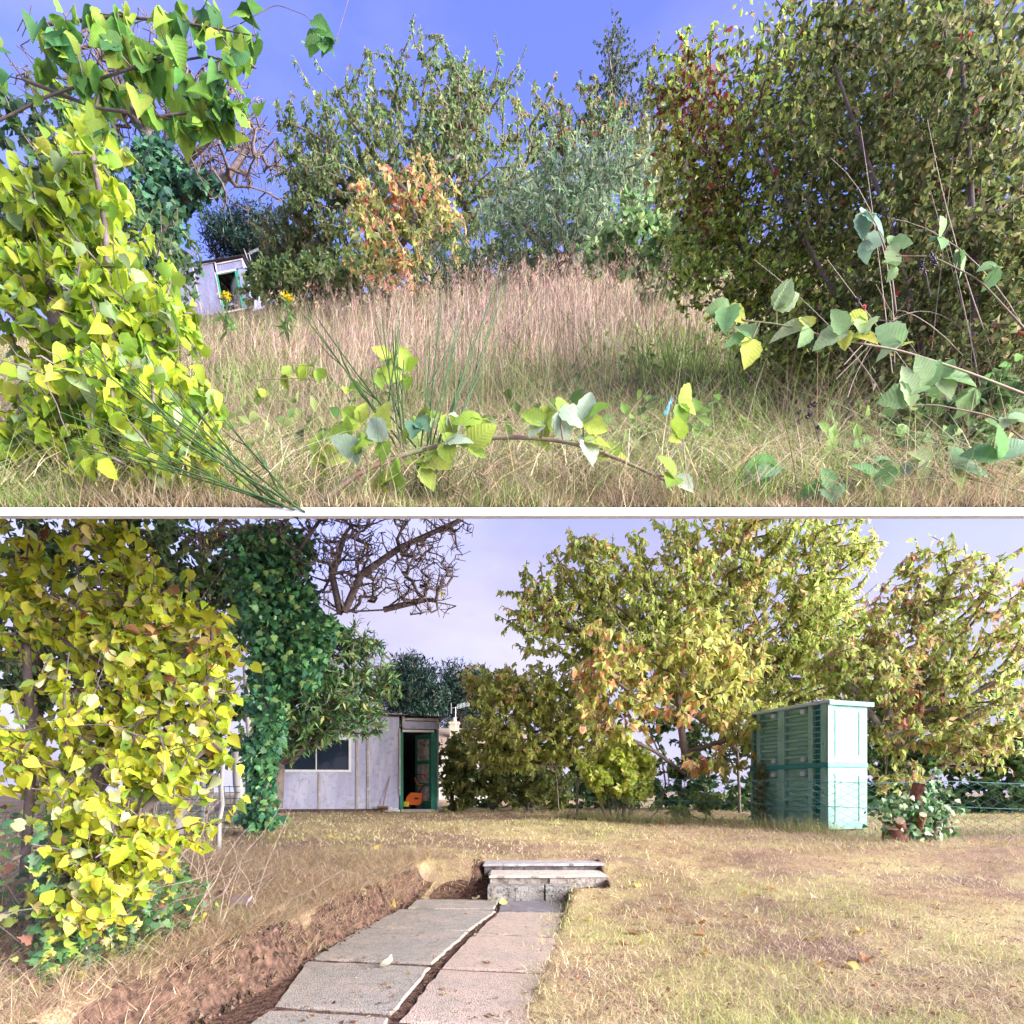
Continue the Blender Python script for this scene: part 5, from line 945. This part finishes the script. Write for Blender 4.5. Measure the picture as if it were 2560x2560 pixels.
leafy_tree("cherry_tree", lb(2240, 2050, 12.5), [[(2215, 2050, 12.5), (2210, 1960, 12.5), (2225, 1850, 12.5), (2210, 1750, 12.5), (2190, 1640, 12.5)], [(2270, 2050, 12.6), (2262, 1900, 12.6), (2280, 1780, 12.6), (2310, 1650, 12.6)], [(2262, 1990, 12.6), (2350, 1920, 12.4), (2440, 1860, 12.2)], [(2222, 1850, 12.5), (2140, 1730, 12.5), (2080, 1660, 12.4)]],
           [(2260, 1560, 12.6, 90, 110, 1), (2310, 1440, 12.8, 70, 90, .9), (2180, 1680, 12.4, 110, 90, 1), (2330, 1700, 12.5, 90, 100, 1), (2450, 1560, 12.5, 120, 180, 1.2), (2300, 1820, 12.3, 110, 60, .8), (2460, 1800, 12.2, 110, 110, 1), (2100, 1640, 12.4, 70, 60, .7), (2230, 1930, 12.2, 90, 30, .5)],
           850, 16, .14, CG + [(.45, .30, .17), (.40, .36, .2)], [3, 3, 2, 1, 1.5, 1], "cherry tree with bronze leaves and several grey trunks right of the storage box", 263, r_tip=.007, back=.5, colfun=warm(.95, 93), trunk_r=None)
leafy_tree("autumn_sapling", lb(1660, 2055, 12.7), [[(1676, 2056, 12.7), (1705, 2015, 12.7), (1712, 1950, 12.7), (1716, 1880, 12.7), (1745, 1820, 12.7), (1800, 1760, 12.6)], [(1622, 2052, 12.9), (1650, 2020, 12.9), (1664, 1960, 12.9), (1655, 1900, 12.9), (1620, 1820, 12.8), (1570, 1750, 12.7)], [(1714, 1900, 12.7), (1700, 1800, 12.6), (1695, 1700, 12.6)], [(1712, 1935, 12.7), (1640, 1880, 12.5), (1540, 1830, 12.4), (1480, 1790, 12.4)], [(1716, 1880, 12.7), (1820, 1850, 12.4), (1900, 1850, 12.2)]],
           [(1500, 1700, 12.5, 70, 75, .7), (1600, 1650, 12.6, 100, 85, .8), (1720, 1640, 12.6, 100, 90, .8), (1540, 1780, 12.3, 110, 60, .7), (1660, 1740, 12.4, 120, 60, .8), (1800, 1720, 12.4, 90, 80, .8), (1870, 1790, 12.1, 80, 60, .6), (1485, 1590, 12.6, 28, 50, .3), (1850, 1650, 12.5, 70, 80, .6), (1760, 1560, 12.7, 60, 60, .5), (1800, 1900, 12, 90, 30, .4)],
           400, 11, .175, [(.58, .58, .17), (.68, .64, .20), (.45, .50, .14)], [3, 2, 2], "cherry sapling with orange and pink leaves and two curved trunks on the lawn edge", 264, nside=7, parts=300, r_tip=.0065, back=.45, colfun=lambda T, c, rng: warm(.10, 94)(T, c, rng))
leafy_tree("yellow_bush", lb(1545, 2050, 13), [[(1545 + k * 14, 2052, 13), (1540 + k * 22, 1990, 13), (1535 + k * 32, 1940, 13)] for k in (-2, -1, 0, 1, 2)], [(1490, 1920, 13, 50, 40, .45), (1560, 1890, 13, 65, 35, .5), (1600, 1930, 13, 45, 50, .45), (1540, 1950, 12.8, 75, 40, .45), (1550, 1860, 13, 35, 22, .3), (1590, 1980, 12.8, 40, 25, .3)],
           360, 9, .105, [(.60, .68, .10), (.70, .74, .16), (.46, .60, .13), (.74, .76, .34)], [3, 3, 2, 1], "bright yellow-green bush standing in front of the wire fence", 265, tpls=HEART, hang=.4, spread=.7, r_tip=.0055, cat="bush", parts=150, back=.25)
leafy_tree("bramble_bush", lb(1200, 2025, 17.5), [[(1130, 2025, 17.5), (1130, 1980, 17.5)], [(1230, 2025, 17.5), (1230, 1980, 17.5)], [(1320, 2025, 17.2), (1320, 1980, 17.2)]], [(1140, 1900, 17.6, 50, 65, .7), (1200, 1930, 17.4, 100, 70, .8), (1300, 1950, 17.2, 100, 60, .8), (1140, 1980, 17.3, 50, 40, .6), (1380, 1970, 17.2, 80, 50, .7), (1150, 1850, 17.8, 35, 35, .5)],
           420, 12, .15, [(.26, .31, .09), (.36, .38, .12), (.16, .21, .07), (.42, .42, .14)], [3, 2, 2, 1], "tangled bramble bush against the right end of the shed", 266, tpls=OVAL, hang=.25, spread=.8, r_tip=.006, cat="bush", back=.4)
leafy_tree("bramble_bush", lb(1760, 2050, 12.6), [[(1765, 2052, 12.6), (1765, 2020, 12.6)]], [(1765, 2005, 12.6, 40, 25, .3), (1700, 2030, 12.4, 30, 15, .2)], 40, 8, .13, [(.26, .36, .10), (.34, .44, .14)], [1, 1], "small leafy shoot at the foot of the curved sapling trunks", 267, tpls=BRAM, hang=.2, spread=.8, r_tip=.004, cat="bush", back=.2, barkm=STEM)

# --- chain-link fence with its posts
WIRE = mat("green_coated_wire", (.07, .19, .18), .5, .4)
def chain_link():
    H = .86; p = .115; r = root("wire_fence", (5.25, 9.98, .58), "green chain-link fence in front of the storage box and cherry trees", "fence")
    me = []
    for s_ in (1, -1):
        m = MB(); n = int(H / .06); pts = [(s_ * (p / 2 + .003) * (1 if k % 2 else -1), .006 * (1 if k % 2 else -1), k * .06) for k in range(n + 1)]; m.tube(pts, .0058, 4); o = m.build("wire", WIRE); me.append(o.data); bpy.data.objects.remove(o)
    segs = [((5.25, 9.98), (5.25 - .6 * 6.9, 9.98 + .55 * 6.9)), ((5.25, 9.98), (9.4, 9.7))]
    for a, b in segs:
        a, b = np.array(a), np.array(b); Ln = np.linalg.norm(b - a); d = (b - a) / Ln; ang = math.atan2(d[1], d[0]); n = int(Ln / p)
        for k in range(n):
            c = a + d * (k + .5) * p; o = link(bpy.data.objects.new("wire", me[k % 2]), r); o.location = (c[0] - 5.25, c[1] - 9.98, float(np.interp(c[1], _lY, _lz)) + .0 - .58); o.rotation_euler = (0, 0, ang)
        for hz in (H - .01, .45):
            t = np.linspace(0, 1, 30)[:, None]; q_ = a + (b - a) * t; zz = np.interp(q_[:, 1], _lY, _lz) + hz - .015 * np.sin(t[:, 0] * 12); m = MB(); m.tube(np.column_stack([q_, zz]), .006, 5); m.build("line_wire", WIRE, r)
    for t in (6.4,):
        x, y = 5.25 - .6 * t, 9.98 + .55 * t + .04; z = float(np.interp(y, _lY, _lz)); m = MB(); m.bar((x, y, z - .1), (x, y, z + .9), .05, .05, (0, 1, 0)); m.build("post", mat("fence_post", (.30, .25, .20), .9, .2, noise=[(14, (.2, .16, .13), .5, .7)]), r)
chain_link()
# --- two stacked storage boxes
MINT = mat("faded_green_plastic", (.20, .38, .31), .65, .25, noise=[(2.2, (.27, .46, .40), .42, .65), ((9, 9, 1.2), (.17, .33, .25), .55, .75), ((4, 4, 1.5), (.27, .36, .22), .60, .78), (16, (.33, .47, .42), .62, .72)])
MINT2 = mat("green_plastic_with_algae", (.25, .50, .40), .65, .25, noise=[((3, 3, 6), (.20, .32, .20), .58, .76), ((3, 3, .8), (.27, .47, .29), .45, .65), ((12, 12, 1), (.28, .52, .45), .5, .7)])
TEAL = mat("dark_teal_plastic", (.02, .20, .20), .45, .45, noise=[(8, (.04, .26, .25), .5, .7)]); LID = mat("grey_blue_lid", (.42, .52, .56), .5, .4, noise=[(5, (.5, .6, .66), .5, .7)])
def storage():
    a = nrm(np.array([-.33, .944, 0])); b = nrm(np.array([.944, .33, 0])); o = np.array([5.21, 10.3, .585]); Ln, Wd, H1, H = 1.85, .85, 1.06, 2.10
    r = root("storage_box", o + a * .9 + b * .4, "tall pale green plastic storage cabinet behind the wire fence, two sections high", "storage box"); f = Frame(o, a, b, (0, 0, 1)); g = Frame(o, b, a, (0, 0, 1))
    for z0, z1, nr in ((0.0, H1 - .03, 5), (H1 + .05, H, 6)):
        part(f, "back_panel", MINT2, r, (.02, Ln - .02, z0, z1, .09, .12)); part(g, "side_panel", MINT, r, (.0, Wd, z0, z1, 0, .04), bevel=.006); part(g, "side_panel", MINT, r, (.0, Wd, z0, z1, Ln - .04, Ln)); part(f, "front_panel", MINT, r, (.04, Ln - .04, z0, z1, Wd - .04, Wd))
        for u0, u1 in ((.042, .16), (.33, .43), (.98, 1.14), (1.60, 1.69), (1.80, 1.85)): part(f, "upright", MINT, r, (u0, u1, z0, z1, -.004, .09), bevel=.006)
        for u0, u1 in ((.43, .98), (1.14, 1.60)):
            for k in range(nr + (1 if z0 else 0)):
                z = z0 + .10 + k * (z1 - z0 - .12) / nr
                m = MB(); p = [f.p(u0, z, .089), f.p(u0, z + .005, .012), f.p(u0, z + .03, .006), f.p(u0, z + .085, .089)]; q_ = [f.p(u1, z, .089), f.p(u1, z + .005, .012), f.p(u1, z + .03, .006), f.p(u1, z + .085, .089)]
                m.add(p + q_, [(0, 1, 5, 4), (1, 2, 6, 5), (2, 3, 7, 6), (3, 0, 4, 7), (3, 2, 1, 0), (4, 5, 6, 7)]); m.build("rib", MINT, r)
            part(f, "lug", LID, r, (u0 + .06, u0 + .15, z1 - .13, z1 - .05, -.03, .089), bevel=.005); part(f, "lug", LID, r, (u0 + .06, u0 + .14, z0 + .04, z0 + .11, -.025, .089), bevel=.005)
        for u0, u1 in ((.16, .33), (1.69, 1.80)):
            part(f, "recess", TEAL, r, (u0, u1, z0, z1, .075, .089))
            for k in range(10): z = z0 + .05 + k * (z1 - z0 - .06) / 10; part(f, "fin", MINT, r, (u0, u1, z, z + .012, .0, .075))
        # embossed frame on the end
        for u0, u1, w0, w1 in ((.14, .17, z0 + .1, z1 - .1), (.66, .69, z0 + .1, z1 - .1)): part(g, "moulding", MINT, r, (u0, u1, w0, w1, -.012, 0.004), bevel=.004)
        for z in (z0 + .09, z1 - .14):
            m = MB(); zz = z; up = .035
            for ua, ub_ in ((.12, .34), (.70, .48)):
                p = [g.p(ua, zz, -.001), g.p(ub_, zz + up * .6, -.001), g.p(ua, zz + up, -.001), g.p(ua, zz, -.014), g.p(ub_, zz + up * .6, -.003), g.p(ua, zz + up, -.014)]; m.add(p, [(0, 1, 4, 3), (1, 2, 5, 4), (2, 0, 3, 5)], [(3, 4, 5)])
            m.build("moulding", MINT2, r)
        part(g, "corner_strip", LID, r, (-.004, .10, z0, z1, -.006, .002)) if z0 else None
    part(f, "seam_band", TEAL, r, (-.012, Ln + .01, H1 - .03, H1 + .05, -.018, Wd + .012), bevel=.008)
    m = MB(); p = []
    for (u, w_) in ((-.05, -.04), (Ln + .03, -.04), (Ln + .03, Wd + .10), (-.05, Wd + .10)):
        for z in (H + .002, H + .055): p.append(f.p(u, z - .02 * (w_ / Wd) - .012, w_))
    m.add(p, [(0, 2, 3, 1), (2, 4, 5, 3), (4, 6, 7, 5), (6, 0, 1, 7), (1, 3, 5, 7), (0, 6, 4, 2)]); m.build("lid", LID, r, bevel=.012); part(g, "lid_edge", TEAL, r, (-.035, Wd + .09, H - .045, H + .034, -.062, -.0525), bevel=.004)
    for u, z in ((.10, 1.42), (.38, 1.52), (1.06, 1.55), (.10, .62), (.38, .66), (1.06, .66)): m = MB(); m.tube([f.p(u, z, -.0045), f.p(u, z, .0)], .012, 8); m.build("hole", DARK, r)
    # ivy on a stake leaning at the long side
    rng = np.random.default_rng(271); s0 = f.p(1.42, -.02, -.16); s1 = f.p(1.50, 1.12, -.06); rr = root("ivy_stake", s0, "dead ivy climbing a stake against the storage cabinet", "ivy"); m = MB(); m.tube([s0, s1], [.03, .018], 7); m.build("stake", BARK, rr)
    n = 420; t = rng.random(n)[:, None]; T = s0 + (s1 - s0) * t + rng.normal(0, .05, (n, 3)) * (1.25 - t * .6); emit(rr, IVY, T, frames(rng.normal(0, .6, T.shape) + [0, -.2, -.8], rng.normal(0, .5, T.shape) + [0, -1, .3]), rng.uniform(.05, .10, n), palette(n, [(.22, .24, .09), (.32, .26, .13), (.14, .20, .07), (.3, .34, .14)], [2, 2, 2, 1], rng), 0, rest="ivy", seed=272)
storage()
# --- stump with ivy and cut logs
def stump():
    c = lb(2270, 2095, 9.0); rng = np.random.default_rng(281); r = root("ivy_stump", c, "ivy-covered tree stump with pale sawn ends beside the wire fence", "stump")
    CUT = mat("sawn_wood", (.72, .55, .36), .8, .2, noise=[(14, (.6, .42, .26), .5, .7)]); RB = mat("red_brown_bark", (.22, .10, .07), .9, .15, noise=[(16, (.12, .06, .05), .5, .7)], bump=(50, .6))
    def log(p, q, ra, rb, material=RB):
        p, q = np.array(p), np.array(q); m = MB(); t = np.linspace(0, 1, 6)[:, None]; m.tube(p + (q - p) * t + rng.normal(0, .006, (6, 3)), np.linspace(ra, rb, 6), 12, cap=False); o = m.build("log", material, r, smooth=True); d = nrm(q - p); m = MB(); m.tube([q - d * .03, q + d * .002], [rb * .94, rb * .94], 12); m.build("sawn_end", CUT, o)
    log(c + [-.20, 0, -.05], c + [-.22, -.04, .26], .17, .155); log(c + [.0, .05, .05], c + [-.28, -.26, .36], .07, .06); log(c + [.1, .05, .05], c + [.02, -.30, .44], .06, .05); log(c + [.12, .1, .2], c + [.20, .05, .88], .10, .085); log(c + [.25, .1, .1], c + [.62, -.05, .22], .045, .035); log(c + [.3, .05, .0], c + [.42, -.1, .42], .05, .045, BARK)
    n = 620; T = c + rng.normal(0, 1, (n, 3)) * [.26, .14, .20] + [.10, 0, .30]; T = np.vstack([T, c + rng.normal(0, 1, (160, 3)) * [.10, .08, .2] + [.36, 0, .62]]); n = len(T)
    emit(r, IVY, T, frames(rng.normal(0, .7, T.shape) + [0, -.3, -.6], rng.normal(0, .5, T.shape) + [0, -.9, .5]), rng.uniform(.05, .10, n), palette(n, [(.06, .17, .06), (.12, .26, .08), (.30, .36, .18), (.55, .5, .38)], [3, 3, 1.5, .6], rng), 120, name="ivy_leaf", rest="ivy", seed=282, material=GLOSSY, objmat=GLOSSYOBJ)
stump()
# --- clods of soil along the cut edge of the bank and in the joints of the path
def clods():
    rng = np.random.default_rng(285); n = 1700; Y = 3.2 + 3.9 * rng.random(n) ** 1.1; k = rng.random(n); X = np.where(k < .8, XL(Y) + .05 - .16 * rng.random(n), np.interp(Y, [4.0, 6.3], [-.545, -.165]) + rng.normal(0, .022, n)); X = np.where(k > .95, rng.normal(-.62, .17, n), X); Y = np.where(k > .95, rng.normal(6.95, .18, n), Y)
    s_ = rng.uniform(.004, .017, n) * np.where(k < .8, 1.2, .55); o = np.array([(1, 0, 0), (0, 1, 0), (-1, 0, 0), (0, -1, 0), (0, 0, 1), (0, 0, -1)], float); f = np.array([(0, 1, 4), (1, 2, 4), (2, 3, 4), (3, 0, 4), (1, 0, 5), (2, 1, 5), (3, 2, 5), (0, 3, 5)])
    v = o[None] * s_[:, None, None] * rng.uniform(.6, 1.4, (n, 6, 1)) + np.stack([X, Y, LG(X, Y) + s_ * .3], 1)[:, None] + rng.normal(0, .25, (n, 6, 3)) * s_[:, None, None]; c = np.repeat(palette(n, [(.11, .07, .05), (.07, .045, .033), (.18, .12, .085)], [2, 2, 1], rng, .2), 6, axis=0)
    me = raw_mesh("soil_clods", v.reshape(-1, 3), [(f[None] + np.arange(n)[:, None, None] * 6).reshape(-1, 3)], c); me.materials.append(mat("soil_clods", attr=True, rough=.95, spec=.1)); tag(link(bpy.data.objects.new("soil_clods", me)), "crumbled dark soil along the cut edge of the bank", "soil", kind="stuff")
clods()
# --- poles, posts and netting at the left
GREYW = mat("grey_weathered_wood", (.42, .39, .36), .9, .2, noise=[((20, 20, 3), (.30, .27, .25), .5, .7)], bump=(40, .3))
def pole(p, q, rad, label):
    p, q = np.array(p), np.array(q); m = MB(); t = np.linspace(0, 1, 8)[:, None]; m.tube(p + (q - p) * t + np.random.default_rng(3).normal(0, .006, (8, 3)), np.linspace(rad, rad * .8, 8), 9); tag(m.build("wooden_pole", GREYW, smooth=True), label, "pole", "poles beside the ivy tree")
pole(lb(546, 2052, 8.2), P(560, 1850, 8.2), .032, "grey leaning pole just left of the ivy-clad trunk"); pole(lb(640, 2020, 11.5), P(610, 1640, 11.5), .06, "pale slanting stem between the yellow hedge and the ivy-clad trunk"); pole(lb(600, 2010, 12), P(590, 1880, 12), .10, "dark stem standing behind the leaning pole")
pole(lb(448, 2030, 10), P(446, 1940, 10), .07, "short fence post behind the lower yellow twigs"); pole(lb(505, 2030, 10.5), P(507, 1920, 10.5), .055, "second short fence post, nearer to the leaning pole")
def netting():
    r = root("garden_netting", (-5.4, 10.4, .58), "blue-green plastic netting between the short posts", "netting"); m_ = mat("blue_green_net", (.06, .22, .24), .5, .3)
    x0, x1, y = P(330, 0, 10.4)[0], P(600, 0, 10.4)[0], 10.4; n = int((x1 - x0) / .09)
    for k in range(n): m = MB(); x = x0 + k * .09; m.tube([(x, y, .56), (x + .02, y, .95), (x, y, 1.32)], .006, 4); m.build("strand", m_, r)
    for k in range(8): z = .6 + k * .1; m = MB(); m.tube([(x0, y, z), ((x0 + x1) / 2, y, z - .02), (x1, y, z)], .006, 4); m.build("strand", m_, r)
netting()
# --- lawnmower, broom and litter at the shed
def mower():
    ORG = mat("orange_plastic", (.85, .17, .02), .4, .45, noise=[(6, (.75, .14, .03), .5, .7)]); BLK = mat("black_plastic", (.02, .02, .022), .5, .4); Y = SY - .02
    z = sgz + .05; x0, x1 = (1009 - CX) / F * SY, (1052 - CX) / F * SY; r = root("lawnmower", (x0, Y + .3, z), "orange lawnmower with folded handles standing in the shed doorway", "lawnmower")
    m = MB(); prof = [(x0, z + .14), (x0 + .10, z + .10), (x1 - .04, z + .10), (x1, z + .20), (x1 + .01, z + .44), (x0 + .16, z + .45), (x0 + .04, z + .30)]; n = len(prof)
    v = [(a, Y + .18, b) for a, b in prof] + [(a, Y + .62, b) for a, b in prof]; m.add(v, [(k, (k + 1) % n, n + (k + 1) % n, n + k) for k in range(n)], [(0, k + 1, k) for k in range(1, n - 1)] + [(n, n + k, n + k + 1) for k in range(1, n - 1)]); m.build("grass_box", ORG, r, bevel=.02)
    part(Frame((x1 - .20, Y + .17, z + .26), (1, 0, 0), (0, 1, 0), (0, 0, 1)), "grip_slot", BLK, r, (0, .12, 0, .045, 0, .03)); part(Frame((x1 + .02, Y + .3, z + .08), (1, 0, 0), (0, 1, 0), (0, 0, 1)), "motor_deck", BLK, r, (0, .32, 0, .30, 0, .4), bevel=.04); part(Frame((x0 - .02, Y + .1, z + .06), (1, 0, 0), (0, 1, 0), (0, 0, 1)), "motor_cap", mat("yellow_plastic", (.7, .6, .05), .5, .4), r, (0, .13, 0, .14, 0, .15), bevel=.015)
    for xx in (x0 + .08, x1 - .06, x1 + .25): m = MB(); m.tube([(xx, Y + .2, z + .08), (xx, Y + .26, z + .08)], .08, 14); m.build("wheel", BLK, r)
    RED = mat("red_grip", (.75, .10, .03), .5, .4)
    hp = [P(1045, 1985, Y + .3), P(1062, 1960, Y + .3), P(1068, 1945, Y + .25), P(1064, 1937, Y + .2), P(1040, 1936, Y + .2), P(1034, 1948, Y + .2), P(1040, 1960, Y + .25)]
    m = MB(); m.tube(np.array(hp), .012, 6); m.build("handle", BLK, r, smooth=True); m = MB(); m.tube([P(1067, 1948, Y + .24), P(1066, 1940, Y + .2), P(1052, 1935, Y + .2)], .017, 6); m.build("grip", RED, r, smooth=True); m = MB(); m.tube([P(1036, 1943, Y + .2), P(1044, 1962, Y + .24), P(1058, 1962, Y + .24)], .014, 6); m.build("grip", RED, r, smooth=True)
mower()
def yardbroom():
    a = P(983, 1905, SY - .06); b = P(957, 2016, SY - .40); r = root("yard_broom", b, "yard broom leaning against the shed wall beside the doorway", "broom"); m = MB(); m.tube([a, b], [.014, .016], 8); m.build("handle", mat("broom_handle", (.36, .22, .18), .7, .3), r, smooth=True)
    m = MB(); m.box(b + [-.15, -.04, -.03], (.30, 0, 0), (0, .08, 0), (0, 0, .05)); o = m.build("head", mat("broom_head", (.30, .20, .13), .8, .2), r, bevel=.01)
    rng = np.random.default_rng(4); n = 500; pos = np.stack([b[0] + rng.uniform(-.14, .14, n), b[1] + rng.uniform(-.035, .035, n), np.full(n, b[2] - .02)], 1); v, q, c = blades(pos, np.full(n, -.10), rng.uniform(.1, .5, n), np.full(n, .004), palette(n, [(.24, .14, .09)], [1], rng), rng, 1, .3); stuff("bristles", v, q, c, GRASS, None, None, r)
yardbroom()
def litter(c, s_, seed, label, material):
    rng = np.random.default_rng(seed); nu, nv = 9, 7; v = []
    for i in range(nv):
        for j in range(nu): th = j / nu * 2 * math.pi; ph = (i / (nv - 1)) * math.pi; rr = s_ * (1 + .35 * rng.normal()) ; v.append(c + np.array([math.cos(th) * math.sin(ph) * rr * 1.5, math.sin(th) * math.sin(ph) * rr, math.cos(ph) * rr * .6 + s_ * .5]))
    q = [(i * nu + j, i * nu + (j + 1) % nu, (i + 1) * nu + (j + 1) % nu, (i + 1) * nu + j) for i in range(nv - 1) for j in range(nu)]; m = MB(); m.add(v, q); tag(m.build("plastic_bag", material), label, "bag")
litter(lb(980, 2022, SY - .25), .09, 291, "crumpled white plastic bag by the shed doorway", WHITEP); litter(lb(993, 2027, SY - .45), .06, 292, "small scrap of white plastic lying in front of the doorway", WHITEP)
# stick on the bank
m = MB(); m.tube(poly([(862, 2208, 6.3), (905, 2192, 6.35), (945, 2178, 6.4), (972, 2166, 6.45)]), [.009, .008, .007, .004], 6); tag(m.build("fallen_stick", TWIG), "thin fallen stick lying on the bank left of the steps", "stick")
# bits of slate by the hedge foot
prism([tuple(P(572, 2256, 4.4)), tuple(P(620, 2262, 4.3)), tuple(P(628, 2238, 4.5)), tuple(P(585, 2235, 4.6))], .02, "flat_stone", mat("pinkish_stone", (.46, .34, .33), .9, .2, noise=[(12, (.36, .27, .26), .5, .7)])); tag(bpy.data.objects["flat_stone"], "flat pinkish stone in the hay on the bank", "stone")
# --- fallen leaves
def fallen():
    rng = np.random.default_rng(301); G = "fallen leaves on the ground"
    fixed = [(930, 2284, (.75, .68, .45), "curled pale leaf on the grey slabs under the bank"), (812, 2369, (.78, .72, .5), "large curled cream leaf at the left edge of the path"), (1206, 2147, (.75, .7, .45), "cream leaf on the lawn above the left end of the steps"), (1225, 2253, (.75, .72, .4), "upright cream leaf in front of the lowest step"), (1260, 2262, (.66, .62, .25), "pale yellow leaf on the dark slate slab"), (1278, 2250, (.45, .25, .1), "brown leaf against the lowest step"), (1188, 2250, (.7, .65, .4), "small cream leaf left of the lowest step"), (960, 2416, (.72, .66, .5), "tiny pale leaf in the joint between the grey slabs")]
    z0 = .03
    for x, y, c, lab in fixed:
        p = gp(x, y, z0); 
        if y < 2200: p = lb(x, y, 8.0); p = np.array([(x - CX) / F * 8.0, 8.0, float(LG((x - CX) / F * 8.0, 8.0)) + .02])
        put(p, c, lab, None, rng, .10)
    zones = [((560, 980, 2090, 2330), 34, "leaf lying on the hay of the bank left of the path", "fallen leaves on the bank"), ((1150, 2330, 2080, 2420), 24, "leaf lying on the open lawn right of the path", "fallen leaves on the lawn"), ((800, 1150, 2050, 2140), 12, "leaf lying on the lawn between the shed and the steps", "fallen leaves near the shed")]
    for (x0, x1, y0, y1), n, lab, grp in zones:
        for k in range(n):
            x, y = rng.uniform(x0, x1), rng.uniform(y0, y1); Y = 4.5
            for _ in range(30): X = (x - CX) / F * Y; Y = .7 * Y + .3 * np.clip((ZC - float(LG(X, Y))) * F / (y - HY), 3.2, 16)
            X = (x - CX) / F * Y
            if XL(Y) - .05 < X < XR(Y) + .05 and Y < 7: continue
            kc = int(rng.integers(0, 4)); put(np.array([X, Y, float(LG(X, Y)) + .02]), [(.7, .55, .15), (.75, .68, .45), (.42, .2, .09), (.6, .4, .12)][kc], ['yellow ', 'cream ', 'brown ', 'ochre '][kc] + lab, grp, rng, rng.uniform(.06, .10))
    for x, y in ((1690, 2066), (1712, 2070), (1706, 2064), (1735, 2072), (1660, 2070)):
        p = lb(x, y, 11.8); put(p + [0, 0, .03], (.65, .06, .03), "red leaf lying on the grass below the orange sapling", "red leaves below the sapling", rng, .13)
def leaf_litter():
    rng = np.random.default_rng(305); n = 2600; Y = 3.2 + 11 * rng.random(n) ** 1.7; X = (rng.random(n) * 2 - 1) * .84 * Y; onp = (Y < 6.75) & (X > XL(Y)) & (X < XR(Y)); keep = ~onp | (rng.random(n) < .25); X, Y, onp = X[keep], Y[keep], onp[keep]; n = len(X)
    z = np.where(onp, .026, LG(X, Y) + .02); T = np.stack([X, Y, z], 1); d = rng.normal(0, 1, T.shape) * [1, 1, .15]; v, f, c = leaf_mesh_arrays(CHERRY + OVAL, T, frames(d, rng.normal(0, .25, T.shape) + [0, 0, 1]), rng.uniform(.018, .05, n), palette(n, [(.40, .22, .12), (.58, .44, .22), (.28, .15, .09), (.62, .56, .36), (.40, .40, .14)], [3, 2, 3, 1, 1], rng, .2), rng)
    me = raw_mesh("leaf_litter", v, f, c, True); me.materials.append(LEAF); tag(link(bpy.data.objects.new("leaf_litter", me)), "small dry leaf scraps scattered over lawn, bank and path", "leaf litter", kind="stuff")
leaf_litter()
def put(p, c, lab, grp, rng, s_):
    key = "fallen%d" % int(rng.integers(0, 4)); k = int(key[-1])
    if key not in _tplmesh: tv, tq, tt = HEART[k]; me = raw_mesh("fallen_leaf", tv, [tq, tt], None, True); me.materials.append(LEAFOBJ); _tplmesh[key] = me
    o = link(bpy.data.objects.new("fallen_leaf", _tplmesh[key])); o.location = tuple(map(float, p)); o.scale = (s_,) * 3; o.rotation_euler = (rng.normal(0, .22) + math.pi * (rng.random() < .5), rng.normal(0, .22), rng.uniform(0, 6.28)); o.color = (*c, 1); tag(o, lab, "leaf", grp)
fallen()
